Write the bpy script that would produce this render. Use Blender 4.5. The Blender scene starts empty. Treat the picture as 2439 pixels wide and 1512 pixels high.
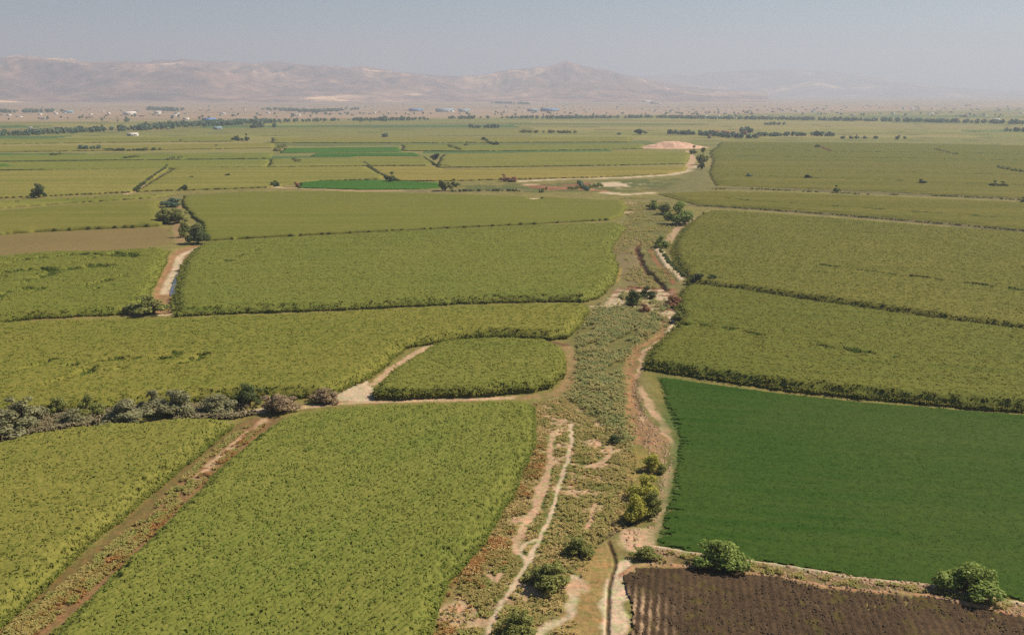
import bpy, math, random
import numpy as np
from mathutils import Vector

scene = bpy.context.scene
COL = scene.collection
R = math.radians

# ------------------------------------------------------------------ camera, light, exposure
CAM_H = 60.0
FPX, CX, CY = 2394.0, 1219.5, 756.0          # focal length and centre in units of a 2439 x 1512 picture
HORIZON = 232.0
PITCH = math.atan((CY - HORIZON) / FPX)
cam_data = bpy.data.cameras.new('camera')
cam = bpy.data.objects.new('camera', cam_data)
COL.objects.link(cam)
cam.location = (0, 0, CAM_H)
cam.rotation_euler = (R(90) - PITCH, 0, 0)
cam_data.sensor_width = 36.0
cam_data.lens = 36.0 * FPX / 2439.0
cam_data.clip_start = 0.5
cam_data.clip_end = 90000
scene.camera = cam

SUN_EL = R(47)
SUN_DIR = Vector((0.925 * math.cos(SUN_EL), 0.38 * math.cos(SUN_EL), math.sin(SUN_EL)))
sun_data = bpy.data.lights.new('sun', 'SUN')
sun_data.energy = 5.0
sun_data.angle = R(0.55)
sun_data.color = (1.0, 0.92, 0.77)
sun = bpy.data.objects.new('sun', sun_data)
COL.objects.link(sun)
sun.rotation_euler = SUN_DIR.to_track_quat('Z', 'Y').to_euler()
sun.location = (200, 100, 400)

world = bpy.data.worlds.new('World')
scene.world = world
world.use_nodes = True
wn = world.node_tree
wn.nodes.clear()
sky = wn.nodes.new('ShaderNodeTexSky')
sky.sky_type = 'NISHITA'
sky.sun_disc = False
sky.sun_elevation = SUN_EL
sky.sun_rotation = math.atan2(SUN_DIR.x, SUN_DIR.y)
sky.altitude = 1000
sky.air_density = 1.0
sky.dust_density = 1.6
sky.ozone_density = 1.5
hs = wn.nodes.new('ShaderNodeHueSaturation')
hs.inputs['Saturation'].default_value = 1.6
hs.inputs['Value'].default_value = 0.9
bg = wn.nodes.new('ShaderNodeBackground')
bg.inputs['Strength'].default_value = 0.05
wo = wn.nodes.new('ShaderNodeOutputWorld')
wn.links.new(sky.outputs[0], hs.inputs['Color'])
wn.links.new(hs.outputs[0], bg.inputs['Color'])
wn.links.new(bg.outputs[0], wo.inputs['Surface'])

scene.view_settings.view_transform = 'Standard'
scene.view_settings.look = 'None'
scene.view_settings.gamma = 1.0
scene.view_settings.exposure = 0.75
scene.render.engine = 'CYCLES'
scene.cycles.use_denoising = False
scene.cycles.max_bounces = 5
scene.cycles.diffuse_bounces = 2
scene.cycles.glossy_bounces = 1
scene.cycles.transmission_bounces = 2
scene.cycles.volume_bounces = 1
scene.cycles.use_adaptive_sampling = False
scene.render.film_transparent = False
HAZE_DENSITY = 1.4e-4
HAZE_COLOR = (0.52, 0.57, 0.68, 1)

rng = np.random.default_rng(7)
random.seed(7)

# ------------------------------------------------------------------ small maths helpers
def lin(r, g, b, k=1.0):
    f = lambda c: (c / 255 / 12.92) if c / 255 < 0.04045 else ((c / 255 + 0.055) / 1.055) ** 2.4
    return (f(r) * k, f(g) * k, f(b) * k)

def ray(px, py):
    u, v = (px - CX) / FPX, (CY - py) / FPX
    return (u, math.cos(PITCH) + v * math.sin(PITCH), -math.sin(PITCH) + v * math.cos(PITCH))

def slope_z(r):
    """the plain rises gently towards the foot of the mountains"""
    return np.maximum(0.0, r - 5000.0) * 0.006

def V(px, py, z=0.0):
    d = ray(px, py)
    dz = min(d[2], -0.0005)
    t = (CAM_H - z) / -dz
    h = math.hypot(d[0], d[1])
    r = t * h
    if r > 4900:
        az = (d[0] / h, d[1] / h)
        rr = np.linspace(4000, 16000, 2400)
        zz = (slope_z(rr) - CAM_H) / rr
        k = int(np.argmin(np.abs(zz - d[2] / h)))
        r = rr[k]
        return (az[0] * r, az[1] * r)
    return (t * d[0], t * d[1])

def slant(p):
    return math.sqrt(p[0] ** 2 + p[1] ** 2 + CAM_H ** 2)

def _h(ix, iy, seed):
    n = (ix.astype(np.int64) * 374761393 + iy.astype(np.int64) * 668265263 + seed * 1274126177) & 0x7fffffff
    n = ((n ^ (n >> 13)) * 1274126177) & 0x7fffffff
    n = n ^ (n >> 16)
    return (n & 0xffff) / 65535.0

def vnoise(x, y, seed=0):
    ix, iy = np.floor(x), np.floor(y)
    fx, fy = x - ix, y - iy
    fx = fx * fx * (3 - 2 * fx); fy = fy * fy * (3 - 2 * fy)
    a, b = _h(ix, iy, seed), _h(ix + 1, iy, seed)
    c, d = _h(ix, iy + 1, seed), _h(ix + 1, iy + 1, seed)
    return (a * (1 - fx) + b * fx) * (1 - fy) + (c * (1 - fx) + d * fx) * fy

def fbm(x, y, octaves=4, seed=0, gain=0.5):
    s, a, n = 0.0, 1.0, 0.0
    for k in range(octaves):
        s = s + a * vnoise(x * 2 ** k + 17.3 * k, y * 2 ** k - 9.1 * k, seed + k)
        n += a
        a *= gain
    return s / n

def sstep(a, b, x):
    t = np.clip((x - a) / (b - a), 0, 1)
    return t * t * (3 - 2 * t)

def inside(X, Y, poly):
    res = np.zeros(X.shape, bool)
    n = len(poly)
    for i in range(n):
        x1, y1 = poly[i]; x2, y2 = poly[(i + 1) % n]
        if y1 == y2:
            continue
        c = ((y1 > Y) != (y2 > Y)) & (X < (x2 - x1) * (Y - y1) / (y2 - y1) + x1)
        res ^= c
    return res

def seg_dist(X, Y, pts, closed=False):
    d = np.full(X.shape, 1e9)
    P = list(pts) + ([pts[0]] if closed else [])
    for (x1, y1), (x2, y2) in zip(P[:-1], P[1:]):
        vx, vy = x2 - x1, y2 - y1
        L = vx * vx + vy * vy + 1e-9
        t = np.clip(((X - x1) * vx + (Y - y1) * vy) / L, 0, 1)
        d = np.minimum(d, np.hypot(X - x1 - t * vx, Y - y1 - t * vy))
    return d

# ------------------------------------------------------------------ object helpers
def mesh_np(name, verts, quads, smooth=False):
    me = bpy.data.meshes.new(name)
    verts = np.asarray(verts, np.float32); quads = np.asarray(quads, np.int32)
    me.vertices.add(len(verts)); me.vertices.foreach_set('co', verts.ravel())
    k = quads.shape[1]
    me.loops.add(quads.size); me.loops.foreach_set('vertex_index', quads.ravel())
    me.polygons.add(len(quads))
    me.polygons.foreach_set('loop_start', np.arange(0, quads.size, k, dtype=np.int32))
    me.polygons.foreach_set('loop_total', np.full(len(quads), k, np.int32))
    if smooth:
        me.polygons.foreach_set('use_smooth', np.ones(len(quads), bool))
    me.update(calc_edges=True)
    return me

def link(name, me, mat=None, parent=None):
    o = bpy.data.objects.new(name, me)
    COL.objects.link(o)
    if mat is not None and me is not None and not me.materials:
        me.materials.append(mat)
    if parent is not None:
        o.parent = parent
    return o

def tag(o, label=None, cat=None, group=None, kind=None):
    if label: o['label'] = label
    if cat: o['category'] = cat
    if group: o['group'] = group
    if kind: o['kind'] = kind
    return o

class Nodes:
    def __init__(self, name):
        self.m = bpy.data.materials.new(name)
        self.m.use_nodes = True
        self.t = self.m.node_tree
        self.t.nodes.clear()
        self.out = self.t.nodes.new('ShaderNodeOutputMaterial')
    def n(self, kind, **kw):
        nd = self.t.nodes.new(kind)
        for k, v in kw.items():
            setattr(nd, k, v)
        return nd
    def l(self, a, b):
        self.t.links.new(a, b)
    def noise(self, scale, detail=3, vec=None, rough=0.55):
        nd = self.n('ShaderNodeTexNoise')
        nd.inputs['Scale'].default_value = scale
        nd.inputs['Detail'].default_value = detail
        nd.inputs['Roughness'].default_value = rough
        if vec is not None: self.l(vec, nd.inputs['Vector'])
        return nd.outputs['Fac']
    def ramp(self, fac, stops):
        nd = self.n('ShaderNodeValToRGB')
        e = nd.color_ramp.elements
        while len(e) < len(stops): e.new(0.5)
        for el, (p, c) in zip(e, stops):
            el.position = p
            el.color = (*c, 1) if len(c) == 3 else c
        self.l(fac, nd.inputs['Fac'])
        return nd.outputs['Color']
    def mix(self, fac, a, b, blend='MIX'):
        nd = self.n('ShaderNodeMix', data_type='RGBA', blend_type=blend)
        def put(sock, v):
            if hasattr(v, 'is_output') or hasattr(v, 'links'): self.l(v, sock)
            elif isinstance(v, (int, float)): sock.default_value = v
            else: sock.default_value = (*v, 1)
        put(nd.inputs[0], fac); put(nd.inputs[6], a); put(nd.inputs[7], b)
        return nd.outputs[2]

def pos(N):
    return N.n('ShaderNodeNewGeometry').outputs['Position']

def simple_mat(name, c, var=0.25, scale=3.0, rough=0.9, spec=0.2):
    N = Nodes(name)
    f = N.noise(scale, 4, pos(N))
    lo = tuple(v * (1 - var) for v in c); hi = tuple(min(1, v * (1 + var)) for v in c)
    p = N.n('ShaderNodeBsdfPrincipled')
    N.l(N.ramp(f, [(0.3, lo), (0.7, hi)]), p.inputs['Base Color'])
    p.inputs['Roughness'].default_value = rough
    p.inputs['Specular IOR Level'].default_value = spec
    N.l(p.outputs[0], N.out.inputs['Surface'])
    return N.m

def leaf_mat(name, c_dark, c_mid, c_light, trans=0.25, patch=0.6, alt=None):
    """foliage: colour varies leaf by leaf and in clumps"""
    N = Nodes(name)
    g = N.n('ShaderNodeNewGeometry')
    c = N.ramp(g.outputs['Random Per Island'], [(0.0, c_dark), (0.5, c_mid), (1.0, c_light)])
    f = N.noise(patch, 3, g.outputs['Position'])
    c = N.mix(f, c, c_mid)
    if alt is not None:
        c = N.mix(N.ramp(N.noise(0.28, 4, g.outputs['Position'], 0.6), [(0.42, (0, 0, 0)), (0.58, (0.85,) * 3)]), c, alt)
    d = N.n('ShaderNodeBsdfPrincipled')
    d.inputs['Roughness'].default_value = 0.6
    d.inputs['Specular IOR Level'].default_value = 0.1
    N.l(c, d.inputs['Base Color'])
    tr = N.n('ShaderNodeBsdfTranslucent')
    N.l(c, tr.inputs['Color'])
    mx = N.n('ShaderNodeMixShader')
    mx.inputs[0].default_value = trans
    N.l(d.outputs[0], mx.inputs[1]); N.l(tr.outputs[0], mx.inputs[2])
    N.l(mx.outputs[0], N.out.inputs['Surface'])
    return N.m

def crop_mat(name, c1, c2, c3, ang=0.0, trans=0.38, stripe=0.35, fine=1.5, bandf=0.45):
    """crop canopy: broad patches, faint bands along the rows, plant by plant variation"""
    N = Nodes(name)
    g = N.n('ShaderNodeNewGeometry')
    P = g.outputs['Position']
    mp = N.n('ShaderNodeMapping')
    mp.inputs['Rotation'].default_value = (0, 0, -ang)
    N.l(P, mp.inputs['Vector'])
    mp2 = N.n('ShaderNodeMapping')
    mp2.inputs['Scale'].default_value = (0.012 if bandf > 0.2 else 0.0025, bandf, 0.0)
    N.l(mp.outputs[0], mp2.inputs['Vector'])
    big = N.noise(0.018, 4, P, 0.6)
    band = N.noise(1.0, 2, mp2.outputs[0])
    small = N.noise(fine, 2, P)
    c = N.ramp(big, [(0.35, c1), (0.65, c2)])
    c = N.mix(N.ramp(band, [(0.35, (0, 0, 0)), (0.7, (stripe,) * 3)]), c, c3)
    v = N.ramp(small, [(0.25, (0.80, 0.83, 0.78)), (0.75, (1.16, 1.13, 1.14))])
    c = N.mix(1.0, c, v, 'MULTIPLY')
    v2 = N.ramp(g.outputs['Random Per Island'], [(0.0, (0.76, 0.96, 0.74)), (0.5, (0.98, 1.02, 0.98)), (1.0, (1.20, 1.10, 1.12))])
    c = N.mix(1.0, c, v2, 'MULTIPLY')
    d = N.n('ShaderNodeBsdfPrincipled')
    d.inputs['Roughness'].default_value = 0.7
    d.inputs['Specular IOR Level'].default_value = 0.03
    N.l(c, d.inputs['Base Color'])
    tr = N.n('ShaderNodeBsdfTranslucent')
    N.l(c, tr.inputs['Color'])
    mx = N.n('ShaderNodeMixShader')
    mx.inputs[0].default_value = trans
    N.l(d.outputs[0], mx.inputs[1]); N.l(tr.outputs[0], mx.inputs[2])
    N.l(mx.outputs[0], N.out.inputs['Surface'])
    return N.m

# ------------------------------------------------------------------ colours (base colours, linear)
K = 0.50
C_OLIVE = lin(142, 136, 70, K)
C_DRY = lin(160, 144, 84, K)
C_SAND = lin(222, 184, 148, K)
C_PALE = lin(232, 205, 172, K)
C_RUST = lin(160, 116, 76, K)
C_BROWN = lin(138, 102, 74, K)
C_DARKSOIL = lin(96, 76, 58, K)
C_GREEN = lin(112, 122, 66, K)
C_REED = lin(130, 124, 70, K)
C_ALF = lin(66, 108, 40, K)
C_WATER = lin(90, 95, 120, K)

# ------------------------------------------------------------------ ground features (drawn along their plan on the ground)
FEAT = []
def line(pts, w, col, edge=0.5, patch=0.0, dz=0.0, warp=0.5, strength=1.0, seed=0, gscale=0.35):
    FEAT.append(dict(t='l', p=[V(*q) for q in pts], w=w, c=col, e=edge, patch=patch, dz=dz, warp=warp, s=strength, seed=seed, g=gscale))
def area(pts, col, edge=2.0, patch=0.0, dz=0.0, warp=1.2, strength=1.0, seed=0, gscale=0.35):
    FEAT.append(dict(t='p', p=[V(*q) for q in pts], w=0, c=col, e=edge, patch=patch, dz=dz, warp=warp, s=strength, seed=seed, g=gscale))
def blob(x, y, rad, col, **k):
    c = V(x, y)
    FEAT.append(dict(t='l', p=[(c[0] - 0.01, c[1]), (c[0] + 0.01, c[1])], w=rad, c=col, e=k.get('edge', rad * 0.6), patch=k.get('patch', 0.0),
                     dz=k.get('dz', 0.0), warp=k.get('warp', rad * 0.5), s=k.get('strength', 1.0), seed=k.get('seed', 0), g=k.get('gscale', 0.35)))

# wild strip: broad cover
area([(1010, 1600), (1030, 1512), (1090, 1360), (1160, 1270), (1230, 1130), (1265, 1070), (1268, 955), (1345, 935), (1362, 870), (1350, 815), (1400, 745), (1470, 640), (1440, 600), (1490, 520), (1480, 480),
      (1600, 470), (1650, 520), (1590, 590), (1640, 680), (1610, 720), (1620, 770), (1540, 840), (1530, 890), (1590, 1000), (1620, 1080), (1590, 1250), (1560, 1300), (1500, 1370), (1500, 1600)],
     lin(150, 138, 86, K), edge=3, patch=0.0, warp=1.5)
area([(1268, 960), (1350, 950), (1450, 1010), (1500, 1100), (1500, 1240), (1400, 1290), (1300, 1380), (1190, 1480), (1050, 1512), (1110, 1360), (1190, 1220), (1265, 1080)], lin(150, 128, 80, K), edge=4, patch=0.3, seed=3)
area([(1262, 1080), (1300, 1050), (1290, 1180), (1230, 1300), (1150, 1420), (1060, 1512), (1020, 1540), (1060, 1410), (1160, 1280), (1225, 1170)], C_RUST, edge=3, patch=0.62, seed=5, gscale=0.22, warp=1.5)
area([(1300, 960), (1360, 975), (1400, 1080), (1370, 1200), (1330, 1100)], lin(178, 138, 92, K), edge=3, patch=0.6, seed=9, gscale=0.3)
area([(1365, 760), (1480, 745), (1590, 770), (1560, 800), (1500, 850), (1490, 960), (1500, 1000), (1460, 1040), (1380, 970), (1355, 930), (1370, 850), (1365, 800)], C_REED, edge=4, patch=0.15, seed=2)
area([(1490, 510), (1570, 500), (1600, 540), (1570, 575), (1500, 570)], lin(134, 128, 72, K), edge=5, patch=0.2, seed=4)
area([(1450, 590), (1520, 560), (1520, 620), (1560, 690), (1500, 690), (1470, 640)], lin(150, 132, 92, K), edge=4, patch=0.2, seed=8)
area([(1535, 585), (1575, 595), (1620, 668), (1580, 690), (1545, 650)], lin(132, 124, 74, K), edge=2, seed=10)
area([(1500, 1060), (1590, 1060), (1590, 1150), (1560, 1240), (1490, 1260), (1470, 1150)], lin(160, 142, 80, K), edge=3, patch=0.2, seed=11)
area([(1400, 1300), (1460, 1300), (1455, 1400), (1440, 1520), (1350, 1560), (1330, 1480), (1370, 1380)], lin(182, 152, 98, K), edge=3, patch=0.25, seed=12)
area([(1290, 960), (1350, 960), (1480, 1040), (1480, 1180), (1400, 1270), (1300, 1300), (1200, 1450), (1100, 1512), (1130, 1400), (1230, 1250), (1290, 1130)], C_SAND, edge=3, patch=0.60, warp=1.0, seed=57, gscale=0.55)
area([(1290, 960), (1350, 960), (1480, 1040), (1480, 1180), (1400, 1270), (1300, 1300), (1200, 1450), (1100, 1512), (1130, 1400), (1230, 1250), (1290, 1130)], lin(124, 128, 64, K), edge=3, patch=0.50, warp=1.0, seed=58, gscale=0.3)
# pale branching footpath and bare sand
line([(1361, 1009), (1359, 1066), (1349, 1103), (1334, 1145), (1322, 1194), (1305, 1244), (1287, 1285), (1262, 1326), (1237, 1375), (1213, 1412), (1184, 1454), (1163, 1499), (1140, 1545)], 0.34, C_PALE, edge=0.45, patch=0.27, warp=0.5, seed=20, gscale=0.6)
line([(1316, 1033), (1312, 1095), (1299, 1145), (1283, 1186), (1262, 1235), (1237, 1285), (1233, 1318)], 0.65, C_SAND, edge=0.6, patch=0.38, warp=1.3, seed=21, gscale=0.9)
line([(1299, 1140), (1290, 1180), (1280, 1200)], 0.75, C_SAND, edge=0.5, patch=0.2, warp=0.9, seed=121)
line([(1285, 1285), (1250, 1300), (1232, 1318), (1245, 1330)], 0.3, C_PALE, edge=0.4, patch=0.36, warp=0.9, seed=22)
line([(1165, 1370), (1182, 1385), (1196, 1365)], 0.4, C_SAND, edge=0.4, patch=0.2, seed=23)
line([(1361, 1105), (1420, 1112), (1450, 1085)], 0.5, C_SAND, edge=0.5, patch=0.5, seed=24)
line([(1420, 1200), (1400, 1260)], 0.5, C_SAND, edge=0.5, patch=0.5, seed=26)
for i, (x, y, r_) in enumerate([(1101, 1454, 2.2), (1112, 1478, 2.0), (1262, 1417, 1.9), (1250, 1400, 1.2), (1406, 1054, 1.6), (1390, 1050, 1.0), (1456, 1075, 1.8), (1450, 1060, 0.9), (1425, 1112, 1.2), (1332, 1064, 1.4), (1322, 1010, 1.2), (1345, 1000, 1.0), (1330, 1030, 1.0), (1216, 1240, 0.9)]):
    blob(x, y, r_ * 1.1, C_SAND, patch=0.36, seed=30 + i, warp=1.4, gscale=0.9)
line([(1369, 1375), (1372, 1420), (1369, 1458), (1328, 1478), (1287, 1512), (1260, 1545)], 0.6, C_PALE, edge=0.9, patch=0.3, warp=1.0, seed=50)
blob(1365, 1396, 1.8, C_SAND, patch=0.2, seed=51)
# eroded bare track along the right of the strip
line([(1615, 773), (1584, 800), (1531, 838), (1524, 879), (1509, 898), (1509, 936), (1520, 981), (1550, 1016), (1588, 1035)], 0.6, C_SAND, edge=0.7, patch=0.26, warp=0.9, seed=60, dz=-0.2, gscale=0.5)
line([(1580, 765), (1570, 800), (1512, 830), (1501, 880), (1500, 940), (1510, 1010), (1525, 1050)], 1.4, lin(178, 138, 96, K), edge=1.4, patch=0.34, warp=1.2, seed=61, gscale=0.5, dz=-0.45)
line([(1522, 922), (1555, 980), (1588, 1025), (1604, 1070), (1604, 1112), (1588, 1136), (1584, 1178), (1575, 1219), (1563, 1252), (1534, 1277), (1538, 1301)], 0.75, C_SAND, edge=0.8, patch=0.3, warp=1.0, seed=62, gscale=0.5)
area([(1520, 1000), (1550, 1000), (1595, 1050), (1600, 1110), (1560, 1075), (1525, 1045)], lin(182, 142, 104, K), edge=1.0, patch=0.36, seed=63, gscale=0.8)
area([(1480, 1290), (1490, 1262), (1520, 1255), (1560, 1255), (1560, 1300), (1520, 1320), (1490, 1315)], C_SAND, edge=1.2, patch=0.25, seed=64, gscale=0.6)
# ditch in the foreground with its pale banks
area([(1425, 1560), (1432, 1460), (1437, 1400), (1450, 1370), (1470, 1345), (1500, 1330), (1510, 1345), (1480, 1380), (1497, 1430), (1495, 1512), (1500, 1560)], C_PALE, edge=0.8, patch=0.22, seed=70, gscale=0.7)
DITCH = [(1449, 1290), (1462, 1318), (1466, 1338), (1463, 1355), (1451, 1395), (1448, 1450), (1446, 1512), (1445, 1570)]
line(DITCH, 0.2, lin(118, 98, 66, K), edge=0.25, dz=-0.4, warp=0.15, seed=71)
line([(1418, 1293), (1450, 1272), (1480, 1255), (1500, 1246)], 0.4, lin(122, 102, 84, K), edge=0.35, dz=-0.35, warp=0.2, seed=72)
line([(1300, 990), (1330, 1000)], 0.5, C_SAND, patch=0.3, seed=73)
area([(1572, 900), (1700, 915), (1720, 1330), (1560, 1296), (1588, 1180), (1604, 1050)], lin(96, 118, 56, K), edge=6, patch=0.1, warp=3, seed=79, gscale=0.4)
line([(1600, 960), (1640, 985)], 0.3, C_SAND, patch=0.4, seed=179)
line([(1600, 1120), (1680, 1128)], 0.5, C_DRY, patch=0.42, seed=180)
line([(1600, 1215), (1660, 1230)], 0.5, C_DRY, patch=0.42, seed=181)
# bund between the alfalfa and the ploughed plot
area([(1551, 1306), (1654, 1322), (1773, 1338), (1953, 1365), (2038, 1380), (2188, 1393), (2337, 1425), (2439, 1440), (2800, 1510), (2800, 1560), (2439, 1474), (2209, 1424), (1974, 1402), (1846, 1374), (1760, 1365), (1654, 1350), (1538, 1348), (1483, 1372)], lin(168, 140, 104, K), edge=0.8, patch=0.0, seed=80, dz=0.12)
area([(1600, 1325), (1773, 1345), (1953, 1378), (2188, 1405), (2439, 1455), (2209, 1417), (1974, 1395), (1760, 1358), (1600, 1345)], lin(138, 122, 78, K), edge=0.8, patch=0.35, seed=81, gscale=0.6)
line([(1551, 1303), (1654, 1321), (1773, 1336), (1953, 1363), (2038, 1380), (2188, 1393), (2337, 1425), (2439, 1440), (2700, 1490)], 0.42, C_PALE, edge=0.5, patch=0.2, warp=0.4, dz=0.3, seed=82, gscale=0.7)
line([(1483, 1372), (1510, 1352), (1538, 1346), (1654, 1350), (1760, 1365), (1846, 1374), (1974, 1402), (2209, 1421), (2439, 1470), (2700, 1520)], 0.38, lin(204, 158, 118, K), edge=0.45, patch=0.2, warp=0.4, dz=0.2, seed=83, gscale=0.7)
# field margin tracks
line([(555, 986), (620, 980), (700, 972), (800, 962), (900, 957), (1100, 952), (1280, 944)], 0.9, C_SAND, edge=0.7, patch=0.12, seed=90)
line([(560, 986), (640, 975), (690, 972)], 1.3, C_PALE, edge=0.8, patch=0.1, seed=91)
line([(1240, 947), (1320, 938), (1345, 925), (1360, 895), (1362, 860), (1350, 825)], 1.3, lin(172, 144, 98, K), edge=0.9, patch=0.1, seed=92)
area([(795, 955), (800, 938), (868, 903), (893, 928), (888, 957)], C_PALE, edge=1.0, seed=93, warp=0.8)
line([(1025, 822), (980, 848), (930, 880), (890, 915)], 1.0, C_SAND, edge=0.8, patch=0.15, seed=94)
line([(955, 830), (1020, 822)], 0.8, C_DRY, seed=95)
line([(1345, 822), (1310, 815), (1300, 808)], 1.2, C_BROWN, seed=96)
# rusty weedy track between the two front corn fields
line([(-90, 1600), (30, 1505), (200, 1385), (330, 1275), (440, 1165), (520, 1085), (590, 1030), (630, 1005)], 4.2, lin(140, 120, 72, K), edge=1.5, seed=100)
line([(-60, 1600), (60, 1505), (230, 1385), (350, 1282), (455, 1170), (530, 1090), (595, 1035), (630, 1005)], 2.9, lin(158, 122, 84, K), edge=2.2, patch=0.28, seed=101, gscale=0.45, warp=1.0)
line([(470, 1140), (500, 1108), (560, 1056), (602, 1022), (632, 1000)], 0.8, C_SAND, edge=0.9, patch=0.42, seed=102)
line([(100, 1470), (180, 1400), (280, 1325), (400, 1215)], 0.4, lin(200, 132, 92, K), edge=0.5, patch=0.4, seed=103)
# left hand bare gully
line([(470, 586), (440, 594), (425, 611), (414, 641), (399, 671), (393, 700), (398, 740)], 3.4, lin(182, 140, 100, K), edge=1.8, patch=0.2, dz=-0.6, seed=110)
line([(470, 588), (430, 606), (418, 641), (402, 668), (392, 695)], 1.5, C_PALE, edge=0.9, seed=111)
line([(300, 747), (335, 750), (400, 748)], 1.6, C_PALE, edge=0.8, seed=112)
line([(-60, 768), (100, 760), (300, 750)], 0.7, lin(178, 140, 96, K), edge=0.6, seed=113)
line([(425, 490), (418, 530), (430, 580)], 2.0, lin(176, 146, 104, K), edge=1.2, patch=0.2, seed=114)
# creek loop in the middle distance
line([(1575, 575), (1540, 575), (1518, 585), (1522, 612), (1539, 645), (1569, 671), (1590, 690)], 1.0, lin(98, 62, 44, K), edge=0.8, dz=-1.1, warp=1.3, seed=130, patch=0.2)
line([(1569, 596), (1592, 634), (1626, 668)], 1.7, C_PALE, edge=0.7, dz=0.6, seed=131)
line([(1548, 592), (1560, 620), (1590, 655), (1606, 676)], 0.8, lin(168, 116, 84, K), edge=0.8, seed=231, patch=0.2)
line([(1655, 522), (1620, 540), (1600, 560), (1592, 578)], 1.8, lin(206, 172, 138, K), edge=0.9, seed=132, patch=0.1)
line([(1478, 687), (1456, 717), (1463, 728), (1410, 730)], 0.9, C_PALE, edge=0.6, seed=133)
line([(1470, 640), (1462, 668)], 1.8, lin(190, 160, 96, K), seed=134)
area([(1465, 690), (1500, 680), (1600, 690), (1625, 700), (1610, 775), (1560, 760), (1480, 745), (1440, 735)], lin(150, 104, 76, K), edge=3, patch=0.44, warp=2, seed=140, gscale=0.3)
area([(1465, 690), (1600, 690), (1620, 720), (1600, 775), (1520, 755), (1430, 740)], C_PALE, edge=3, patch=0.56, warp=2, seed=141, gscale=0.35)
blob(1558, 717, 2.2, lin(220, 200, 150, K), seed=135)
blob(1600, 690, 2.0, lin(176, 118, 86, K), seed=136)
blob(1520, 735, 1.8, lin(130, 84, 62, K), seed=137, dz=-0.6)
line([(1460, 733), (1500, 745), (1550, 752), (1590, 750)], 1.0, lin(146, 98, 72, K), patch=0.2, seed=138)
line([(1575, 748), (1600, 755), (1610, 770), (1590, 790)], 0.9, C_PALE, seed=139)
# the sandy river bed behind
line([(640, 447), (700, 448), (850, 455), (1000, 455), (1060, 457)], 2.6, lin(214, 176, 142, K), edge=1.6, patch=0.18, seed=150, gscale=0.12)
line([(1000, 456), (1250, 452), (1400, 440)], 12, lin(150, 134, 90, K), edge=6, patch=0.0, seed=151)
line([(1243, 432), (1346, 426), (1480, 424), (1600, 416), (1640, 406), (1650, 394)], 5.0, C_PALE, edge=3, patch=0.08, seed=152, gscale=0.1)
area([(1380, 438), (1470, 434), (1570, 437), (1500, 447), (1410, 450)], C_PALE, edge=6, patch=0.33, warp=6, seed=153, gscale=0.12)
area([(1100, 440), (1380, 432), (1620, 425), (1690, 440), (1560, 456), (1300, 458), (1100, 456)], lin(112, 116, 60, K), edge=8, patch=0.55, warp=5, seed=253, gscale=0.08)
area([(1240, 440), (1400, 434), (1430, 448), (1300, 455)], lin(166, 112, 84, K), edge=6, patch=0.58, warp=5, seed=254, gscale=0.1)
line([(1440, 459), (1490, 464), (1550, 460)], 4.0, C_PALE, edge=3, patch=0.05, warp=3, seed=154)
line([(1300, 445), (1380, 450), (1440, 455)], 4.0, lin(190, 130, 96, K), edge=3, patch=0.4, seed=155, gscale=0.1)
blob(1500, 484, 5.0, C_SAND, seed=156, warp=1)
blob(1497, 506, 3.6, C_SAND, seed=157, warp=1)
blob(1272, 475, 6.0, C_PALE, seed=158, warp=1)
blob(1262, 440, 6.0, C_SAND, seed=159, warp=3)
line([(1640, 360), (1650, 380), (1640, 400)], 3.5, C_SAND, edge=2, patch=0.2, seed=160, gscale=0.1)
line([(300, 462), (320, 456), (345, 440)], 1.6, C_SAND, seed=161)
line([(650, 444), (665, 446)], 3, C_PALE, seed=162)
# gravelly field ditches on the right
line([(1650, 489), (1800, 498), (2000, 513), (2200, 530), (2439, 551), (2700, 572)], 4.5, lin(120, 106, 76, K), edge=2.5, patch=0.1, seed=170, gscale=0.15)
line([(1750, 492), (1900, 502)], 1.6, lin(196, 140, 112, K), patch=0.3, seed=171)
line([(1560, 452), (1700, 448), (1900, 452), (2100, 460), (2439, 474), (2700, 486)], 9, lin(128, 116, 74, K), edge=5, patch=0.1, seed=172, gscale=0.06)
line([(0, 485), (200, 478), (400, 468), (560, 460)], 6, lin(140, 128, 84, K), edge=4, seed=173, gscale=0.08)
area([(1560, 470), (1690, 455), (1690, 400), (1650, 400), (1600, 440)], lin(140, 132, 80, K), edge=12, warp=6, seed=174)

MOUND = V(1588, 352)

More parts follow.
